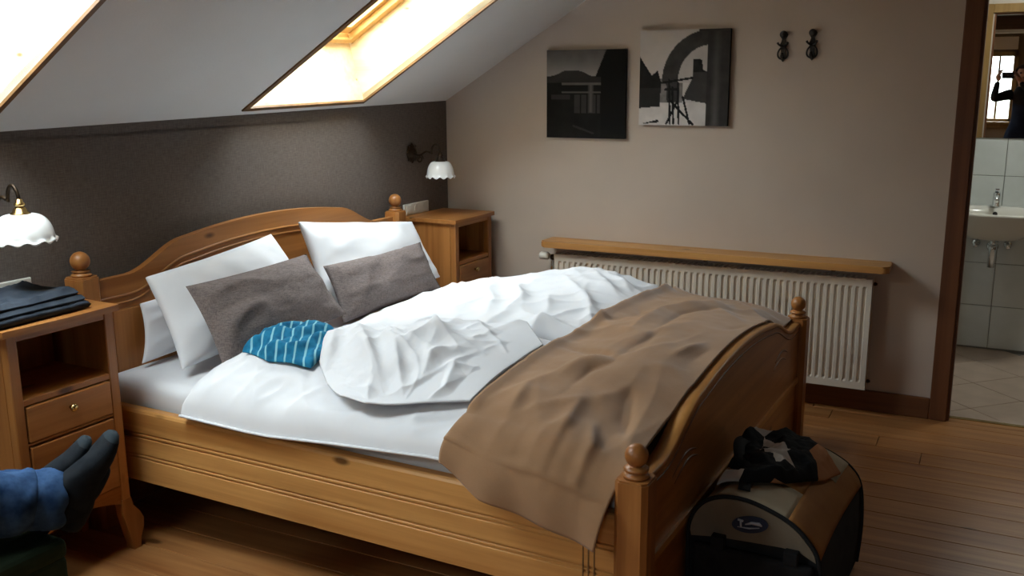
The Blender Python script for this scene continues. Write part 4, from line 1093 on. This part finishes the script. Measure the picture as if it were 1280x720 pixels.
# crumpled dark top lying over the bag
def patchcloth():
    m, t, b = newmat('black_white_orange_cloth', .85, .15)
    vo = nd(t, 'ShaderNodeTexVoronoi'); vo.inputs['Scale'].default_value = 1.0
    t.links.new(coords(t, (7.5, 9.0, 7)), vo.inputs['Vector'])
    sp = nd(t, 'ShaderNodeSeparateColor'); t.links.new(vo.outputs['Color'], sp.inputs[0])
    rm = nd(t, 'ShaderNodeValToRGB'); rm.color_ramp.interpolation = 'CONSTANT'; e = rm.color_ramp.elements
    for p_, c_ in ((.0, (.008, .008, .009, 1)), (.48, (.50, .46, .42, 1)), (.74, (.40, .19, .09, 1))):
        q = e[0] if p_ == 0 else (e[1] if p_ == .48 else e.new(p_)); q.position = p_; q.color = c_
    t.links.new(sp.outputs[0], rm.inputs[0]); t.links.new(rm.outputs[0], b.inputs['Base Color']); return m
pc = patchcloth()
G = patch([(-2.10, -2.262), (-1.86, -2.235), (-1.70, -2.262)], [(-2.03, -2.44), (-1.84, -2.53), (-1.72, -2.56)], [(-2.10, -2.262), (-2.12, -2.36), (-2.03, -2.44)], [(-1.70, -2.262), (-1.64, -2.40), (-1.72, -2.56)], 90, 80)
def bag_top(x, y):
    i = max(0, min(NS, (x-BXN)/(BXF-BXN)*NS)); i0 = int(i); i1 = min(i0+1, NS); f = i-i0
    def hz(rg):
        for a, b in zip(rg, rg[1:]):
            if a.z > .25 and (a.y-y)*(b.y-y) <= 0 and abs(a.y-b.y) > 1e-6: return a.z+(b.z-a.z)*(a.y-y)/(a.y-b.y)
        return .3
    return hz(rings[i0])*(1-f)+hz(rings[i1])*f
T, B = [], []
for i in range(91):
    a, b = [], []
    for j in range(81):
        x, y = G[i][j]; e = min(1, edge_dist(i/90, j/80, .4, .3)/.03)
        z = bag_top(x, y)+.010
        h = .010+max(0, .018+.026*crease(x, y, 8, 5)+.012*fbm(x, y, 16, 3))*e
        h += .070*math.exp(-((x+1.80)**2/.0040+(y+2.268)**2/.0014))
        a.append(V(x, y, z+h+.004)); b.append(V(x, y, z+h*.8))
    T.append(a); B.append(b)
m = MB(); m.shell(T, B); solo('crumpled_top', m, pc, (-1.9, -2.4, .44), 'crumpled black, white and orange garment lying on the travel bag', 'clothing')
#==OBJ3==
# ------------------------------------------------------------------ people
def skinned(name, J, edges, root, mats, matfn, base, F, parent=None, levels=2, wrinkle=None):
    idx = {k: i for i, k in enumerate(J)}
    me = bpy.data.meshes.new(name+'_cage'); me.from_pydata([Vector(J[k][0])-Vector(base) for k in J], [(idx[a], idx[b]) for a, b in edges], [])
    o = bpy.data.objects.new(name+'_cage', me); COL.objects.link(o)
    o.modifiers.new('skin', 'SKIN'); ss_ = o.modifiers.new('sub', 'SUBSURF'); ss_.levels = levels; ss_.render_levels = levels
    sv = me.skin_vertices[0].data
    for k in J:
        r_ = J[k][1]; sv[idx[k]].radius = r_ if isinstance(r_, tuple) else (r_, r_)
        sv[idx[k]].use_root = (k == root)
    bpy.context.view_layer.update()
    dg = bpy.context.evaluated_depsgraph_get()
    nm = bpy.data.meshes.new_from_object(o.evaluated_get(dg)); nm.name = name
    bpy.data.objects.remove(o)
    nm.materials.clear()
    for m_ in mats: nm.materials.append(m_)
    if wrinkle:
        for v in nm.vertices:
            p = v.co+Vector(base); v.co += v.normal*wrinkle(p)
    for p in nm.polygons:
        p.use_smooth = True
        p.material_index = matfn(p.center+Vector(base)) if matfn else 0
    q = bpy.data.objects.new(name, nm); COL.objects.link(q)
    if parent is not None: q.parent = parent
    else: q.matrix_world = F @ Matrix.Translation(Vector(base))
    BASE[q.name] = Vector(base); return q
def hand_mesh(parent, base, wrist, direction, palm_n, thumb_side, curl, m_):
    d = Vector(direction).normalized(); n_ = Vector(palm_n).normalized(); s_ = d.cross(n_).normalized()*thumb_side
    wv = Vector(wrist); J = {'w': (wv, .024), 'p': (wv+d*.045, (.030, .016)), 'k': (wv+d*.085, (.034, .014))}; E_ = [('w', 'p'), ('p', 'k')]
    for i, (off, L) in enumerate(((.030, .072), (.010, .080), (-.011, .074), (-.031, .058))):
        p = wv+d*.085+s_*off; J['f%da' % i] = (p+d*.012, .0095); E_.append(('k', 'f%da' % i)); dd = d.copy(); last = 'f%da' % i; q = p+d*.012
        for jn in range(3):
            dd = (Matrix.Rotation(curl*(.6+.25*jn), 3, d.cross(n_)) @ dd) if True else dd
            q = q+dd*L/3; nm = 'f%d%d' % (i, jn); J[nm] = (q, .0088-.0008*jn); E_.append((last, nm)); last = nm
    q = wv+d*.028+s_*.026; J['t0'] = (q, .013); E_.append(('p', 't0'))
    q = q+(d*.6+s_*.7).normalized()*.034; J['t1'] = (q, .0105); E_.append(('t0', 't1'))
    q = q+(d*.9+s_*.15+n_*.4).normalized()*.030; J['t2'] = (q, .0092); E_.append(('t1', 't2'))
    return skinned('hand', J, E_, 'w', [m_], None, base, MI, parent, 1)
def face_parts(parent, c, fwd, up, r_, m_hair):
    # nose, eyes, ears and hair around a head of radius r_ centred at c
    f = Vector(fwd).normalized(); u = Vector(up).normalized(); s_ = f.cross(u).normalized(); c = Vector(c)
    m = MB(); m.tube([c+f*r_*.90+u*r_*.12, c+f*r_*1.10-u*r_*.18, c+f*r_*1.02-u*r_*.32], [.006, .012, .010], 10); part('nose', m, skin_m, parent)
    for k in (-1, 1):
        m = MB(); m.lathe([(.0005, -.010), (.008, -.006), (.010, 0), (.008, .006), (.0005, .010)], c+f*r_*.86+s_*k*r_*.36+u*r_*.12, 12); part('eye', m, blackcloth, parent, 'dark eye')
        m = MB(); m.tube([c+s_*k*r_*.90+u*r_*.2, c+s_*k*r_*1.02+u*.0-f*.008, c+s_*k*r_*.92-u*r_*.3], [.008, .014, .007], 8); part('ear', m, skin_m, parent)
    m = MB(); m.tube([c+f*r_*.92-u*r_*.48-s_*.022, c+f*r_*.97-u*r_*.47, c+f*r_*.92-u*r_*.48+s_*.022], [.003, .0055, .003], 8); part('mouth', m, casing_m, parent)
    T = []
    for i in range(11):
        row = []; a = i/10*math.pi*.5+.0
        for j in range(25):
            b = 2*math.pi*j/24
            ph = i/10*(2.05 if math.cos(b) < .2 else 1.05)
            p = c+(u*math.cos(ph)+(f*math.cos(b)+s_*math.sin(b))*math.sin(ph))*r_*1.10
            p += u*(.012)
            row.append(p)
        T.append(row)
    m = MB(); m.grid(T); part('hair', m, m_hair, parent)

# person sitting at the left with outstretched legs: headboard frame
per = (-4.2, -.47, .45)
AN1, AN2 = V(-3.285, -.835, .555), V(-3.325, -.735, .552)
HE = V(-3.246, -.878, .462); TO = V(-3.155, -.948, .706)
J = {'pel': ((-4.22,-.47,.58),(.15,.12)), 'bel': ((-4.29,-.47,.74),(.15,.11)), 'che': ((-4.38,-.47,.93),(.17,.115)), 'shm': ((-4.43,-.47,1.06),(.12,.09)), 'nec': ((-4.44,-.47,1.15),.052), 'jaw': ((-4.415,-.47,1.235),(.072,.078)), 'sku': ((-4.43,-.47,1.325),(.082,.095)), 'crn': ((-4.435,-.47,1.375),(.06,.07)),
     'h1': ((-4.14,-.56,.575),.090), 'k1': ((-3.735,-.62,.635),.060), 'c1': ((-3.60,-.675,.615),.055), 'a1': (AN1,.036), 'f1': (HE+(TO-HE)*.35+V(-.02,.012,.0),.032), 'b1': (HE+(TO-HE)*.72+V(-.012,.006,0),.026),
     'h2': ((-4.14,-.38,.575),.090), 'k2': ((-3.735,-.45,.635),.060), 'c2': ((-3.61,-.52,.615),.055), 'a2': (AN2,.036), 'f2': (HE+(TO-HE)*.35+V(-.055,.10,0),.032), 'b2': (HE+(TO-HE)*.72+V(-.045,.085,0),.026),
     's1': ((-4.42,-.64,1.045),.062), 'e1': ((-4.28,-.74,.80),.042), 'w1': ((-4.08,-.66,.705),.028), 's2': ((-4.42,-.30,1.045),.062), 'e2': ((-4.28,-.20,.80),.042), 'w2': ((-4.08,-.28,.705),.028)}
Ed = [('pel','bel'),('bel','che'),('che','shm'),('shm','nec'),('nec','jaw'),('jaw','sku'),('sku','crn'),('pel','h1'),('h1','k1'),('k1','c1'),('c1','a1'),('a1','f1'),('f1','b1'),('pel','h2'),('h2','k2'),('k2','c2'),('c2','a2'),('a2','f2'),('f2','b2'),('shm','s1'),('s1','e1'),('e1','w1'),('shm','s2'),('s2','e2'),('e2','w2')]
def seat_mat(p):
    if p.x > -3.6: return 1
    if p.z > 1.12: return 2
    return 0
person = skinned('person', J, Ed, 'pel', [darkcloth, sock_m, skin_m], seat_mat, per, MH)
tag(person, 'person at left edge, legs in blue jeans and dark socks resting on a footstool', 'person')
def jw(p):
    a = .010*noise.noise((p.x*9, p.y*14, p.z*14))+.020*wrink(p.x, p.z+p.y*.6, 10, 1.15, 2.5, 4, 2.0)-.006
    return a
leg = (TO-HE)
ld1 = (AN1-V(-3.60,-.675,.615)).normalized(); ld2 = (AN2-V(-3.61,-.52,.615)).normalized()
JJ = {'pel': ((-4.22,-.47,.58),(.165,.135)), 'h1': ((-4.13,-.56,.58),.104), 'k1': ((-3.735,-.62,.635),.090), 'c1': ((-3.58,-.685,.607),.092), 'q1': (AN1-ld1*.10,.091), 'r1': (AN1-ld1*.03,.090),
      'h2': ((-4.13,-.38,.58),.104), 'k2': ((-3.735,-.45,.635),.078), 'c2': ((-3.60,-.53,.61),.072), 'q2': (AN2-ld2*.12,.082), 'r2': (AN2-ld2*.04,.082)}
skinned('jeans', JJ, [('pel','h1'),('h1','k1'),('k1','c1'),('c1','q1'),('q1','r1'),('pel','h2'),('h2','k2'),('k2','c2'),('c2','q2'),('q2','r2')], 'pel', [denim], None, per, MH, person, 3, jw)['label'] = 'blue denim jeans'
def ring_at(c, d, r_, th=.0045, n=40):
    x = d.cross(V(0, 0, 1)).normalized(); y = x.cross(d)
    return [c+(x*math.cos(2*math.pi*i/n)+y*math.sin(2*math.pi*i/n))*(r_+.004*math.sin(i*1.7))+d*.006*math.sin(i*.9) for i in range(n+1)]
for c_, d_, rr_ in ((AN1, ld1, .079), (AN2, ld2, .072)):
    x_ = d_.cross(V(0, 0, 1)).normalized(); y_ = x_.cross(d_); ring = []
    for t_, rr in ((-.075, .93), (-.055, .985), (-.034, .99), (-.031, 1.02), (-.012, 1.03), (.008, 1.01), (.010, .97), (-.004, .93)):
        ring.append([c_+d_*(t_+.006*math.sin(k*.9))+(x_*math.cos(2*math.pi*k/40)+y_*math.sin(2*math.pi*k/40))*rr_*(rr+.035*math.sin(k*.47+1)*math.sin(k*.31)) for k in range(40)])
    m = MB(); m.grid(ring, closed=True); part('cuff', m, denim, person, 'hemmed jeans cuff')
def sock(HE_, TO_, AN_, ld_):
    a_ = (TO_-HE_).normalized(); L_ = (TO_-HE_).length; sn = (ld_-a_*ld_.dot(a_)).normalized(); wd = a_.cross(sn).normalized()
    st = [(-.012,.022,.022,.012),(-.004,.010,.060,.028),(.02,.003,.082,.034),(.06,.0,.098,.037),(.10,.004,.104,.039),(.14,.006,.094,.043),(.175,.003,.076,.047),(.205,.0,.061,.050),(.232,.001,.048,.048),(.255,.004,.037,.040),(.268,.008,.028,.028),(.274,.014,.014,.011)]
    m = MB(); ring = []
    for t_, so, dh, hw in st:
        c_ = HE_+a_*t_*(L_/.268); row = []
        for k in range(22):
            b = 2*math.pi*k/22; hy = (math.sin(b)*.5+.5)
            flat = abs(math.cos(b))**.75*(1 if math.cos(b) > 0 else -1)
            nz = .0018*noise.noise((t_*60, b*3, 1))
            row.append(c_-sn*(so+dh*hy+nz)+wd*hw*flat)
        ring.append(row)
    W = m.grid(ring, closed=True); m.bm.faces.new(W[0][::-1]); m.bm.faces.new(W[-1])
    for f in m.bm.faces:
        if (f.calc_center_median()-HE_).dot(a_)/L_ > .93: f.material_index = 1
    c0 = HE_+a_*.045-sn*.045
    m.tube([c0+sn*.02, c0-sn*.012, c0-ld_*.055+a_*.016, c0-ld_*.11+a_*.02], [.036, .042, .042, .044], 20)
    return m
part('sock', sock(HE, TO, AN1, ld1), [sock_m, toe_m], person, 'charcoal sock with a grey toe')
part('sock', sock(HE+V(-.030, .083, -.014), TO+V(-.026, .074, -.022), AN2, ld2), [sock_m, toe_m], person, 'charcoal sock behind the nearer foot')
def rebase(m_, F): return m_
hand_mesh(person, per, (-4.07,-.655,.70), (.8,.12,-.25), (0,0,-1), 1, .35, skin_m)
hand_mesh(person, per, (-4.07,-.285,.70), (.8,-.12,-.25), (0,0,-1), -1, .35, skin_m)
face_parts(person, (-4.42,-.47,1.30), (1,-.1,-.05), (0,0,1), .086, hair_m)

ott = empty('footstool', (-3.54, -.62, 0), 'dark green upholstered footstool at left edge under the outstretched feet', 'footstool')
m = MB(); m.box((-3.80, -.395, .03), (-3.29, -.862, .40), .012, 2); part('body', m, greenvelvet, ott)
m = MB(); m.box((-3.805, -.39, .392), (-3.284, -.867, .452), .022, 3); part('cushion', m, greenvelvet, ott)
for xx in (-3.76, -3.33):
    for yy in (-.43, -.83):
        m = MB(); m.lathe([(.018, 0), (.022, .02), (.020, .032)], (xx, yy, 0), 12); part('foot', m, casing_m, ott)
ch = empty('armchair', (-4.3, -.47, 0), 'dark green armchair that the seated person fills, left of the frame', 'armchair')
m = MB(); m.box((-4.62, -.10, .06), (-3.92, -.84, .30), .02, 2); part('base', m, greenvelvet, ch)
m = MB(); m.box((-4.44, -.17, .30), (-3.90, -.77, .445), .04, 3); part('seat_cushion', m, greenvelvet, ch)
m = MB(); m.box((-4.74, -.12, .30), (-4.57, -.82, 1.05), .05, 3, rot=Matrix.Rotation(R(-8), 3, 'Y')); part('backrest', m, greenvelvet, ch)
for yy in (-.06, -.78):
    m = MB(); m.box((-4.62, yy, .06), (-3.95, yy-.10, .62), .035, 3); part('armrest', m, greenvelvet, ch)
for xx in (-4.58, -3.97):
    for yy in (-.12, -.82):
        m = MB(); m.lathe([(.018, 0), (.024, .06)], (xx, yy, 0), 12); part('foot', m, casing_m, ch)

# photographer seen in the bathroom mirror, standing just behind the camera: room frame
B_ = (-5.25, -3.06, 0)
J = {'pel': ((-5.27,-3.07,.95),(.16,.115)), 'bel': ((-5.27,-3.07,1.10),(.155,.11)), 'che': ((-5.27,-3.07,1.28),(.18,.12)), 'shm': ((-5.27,-3.07,1.42),(.13,.09)), 'nec': ((-5.25,-3.06,1.51),.055), 'jaw': ((-5.215,-3.05,1.585),(.07,.08)), 'sku': ((-5.235,-3.05,1.67),(.082,.095)), 'crn': ((-5.24,-3.05,1.72),(.06,.07)),
     'h1': ((-5.27,-2.97,.88),.092), 'k1': ((-5.25,-2.95,.49),.060), 'a1': ((-5.28,-2.94,.085),.042), 'f1': ((-5.20,-2.93,.045),(.040,.036)), 't1': ((-5.10,-2.92,.036),(.036,.026)), 'h2': ((-5.27,-3.17,.88),.092), 'k2': ((-5.26,-3.19,.49),.060), 'a2': ((-5.30,-3.20,.085),.042), 'f2': ((-5.22,-3.21,.045),(.040,.036)), 't2': ((-5.12,-3.22,.036),(.036,.026)),
     's1': ((-5.25,-2.89,1.405),.064), 'e1': ((-5.07,-2.755,1.36),.046), 'w1': ((-4.955,-2.785,1.56),.030), 's2': ((-5.25,-3.25,1.405),.064), 'e2': ((-5.07,-3.22,1.32),.046), 'w2': ((-4.955,-3.02,1.555),.030)}
Ed = [('pel','bel'),('bel','che'),('che','shm'),('shm','nec'),('nec','jaw'),('jaw','sku'),('sku','crn'),('pel','h1'),('h1','k1'),('k1','a1'),('a1','f1'),('f1','t1'),('pel','h2'),('h2','k2'),('k2','a2'),('a2','f2'),('f2','t2'),('shm','s1'),('s1','e1'),('e1','w1'),('shm','s2'),('s2','e2'),('e2','w2')]
def photo_mat(p):
    if p.z > 1.50 and p.x < -5.1: return 2
    if p.z < .12: return 3
    if p.z < 1.31: return 1
    return 0
ph = skinned('person', J, Ed, 'pel', [blackcloth, navy, skin_m, blackcloth], photo_mat, B_, MI)
tag(ph, 'person reflected in the bathroom mirror in a dark top, holding up a phone', 'person')
hand_mesh(ph, B_, (-4.955,-2.79,1.565), (.55,.05,.65), (.2,-1,0), -1, .5, skin_m)
hand_mesh(ph, B_, (-4.955,-3.01,1.56), (.55,.25,.65), (.2,1,0), 1, .5, skin_m)
face_parts(ph, (-5.22,-3.05,1.65), (1,.05,-.05), (0,0,1), .088, hair_m)
RM = Matrix(((fw.x, -rt.x, -dn.x), (fw.y, -rt.y, -dn.y), (fw.z, -rt.z, -dn.z)))
pc_ = CAM-fw*.020
pho = empty('phone', pc_, 'black phone held up by the person reflected in the mirror', 'phone', F=MI)
m = MB(); m.box((-.0045, -.069, -.035), (.0045, .069, .035), .004, 2)
for v in m.bm.verts: v.co = pc_+RM @ v.co
part('body', m, phone_m, pho)
m = MB(); m.lathe([(.006, .0045), (.006, .006), (.004, .006), (.0005, .0055)], (0, 0, 0), 14, 'X')
for v in m.bm.verts: v.co = pc_+RM @ v.co
part('lens', m, iron, pho)
#==END==
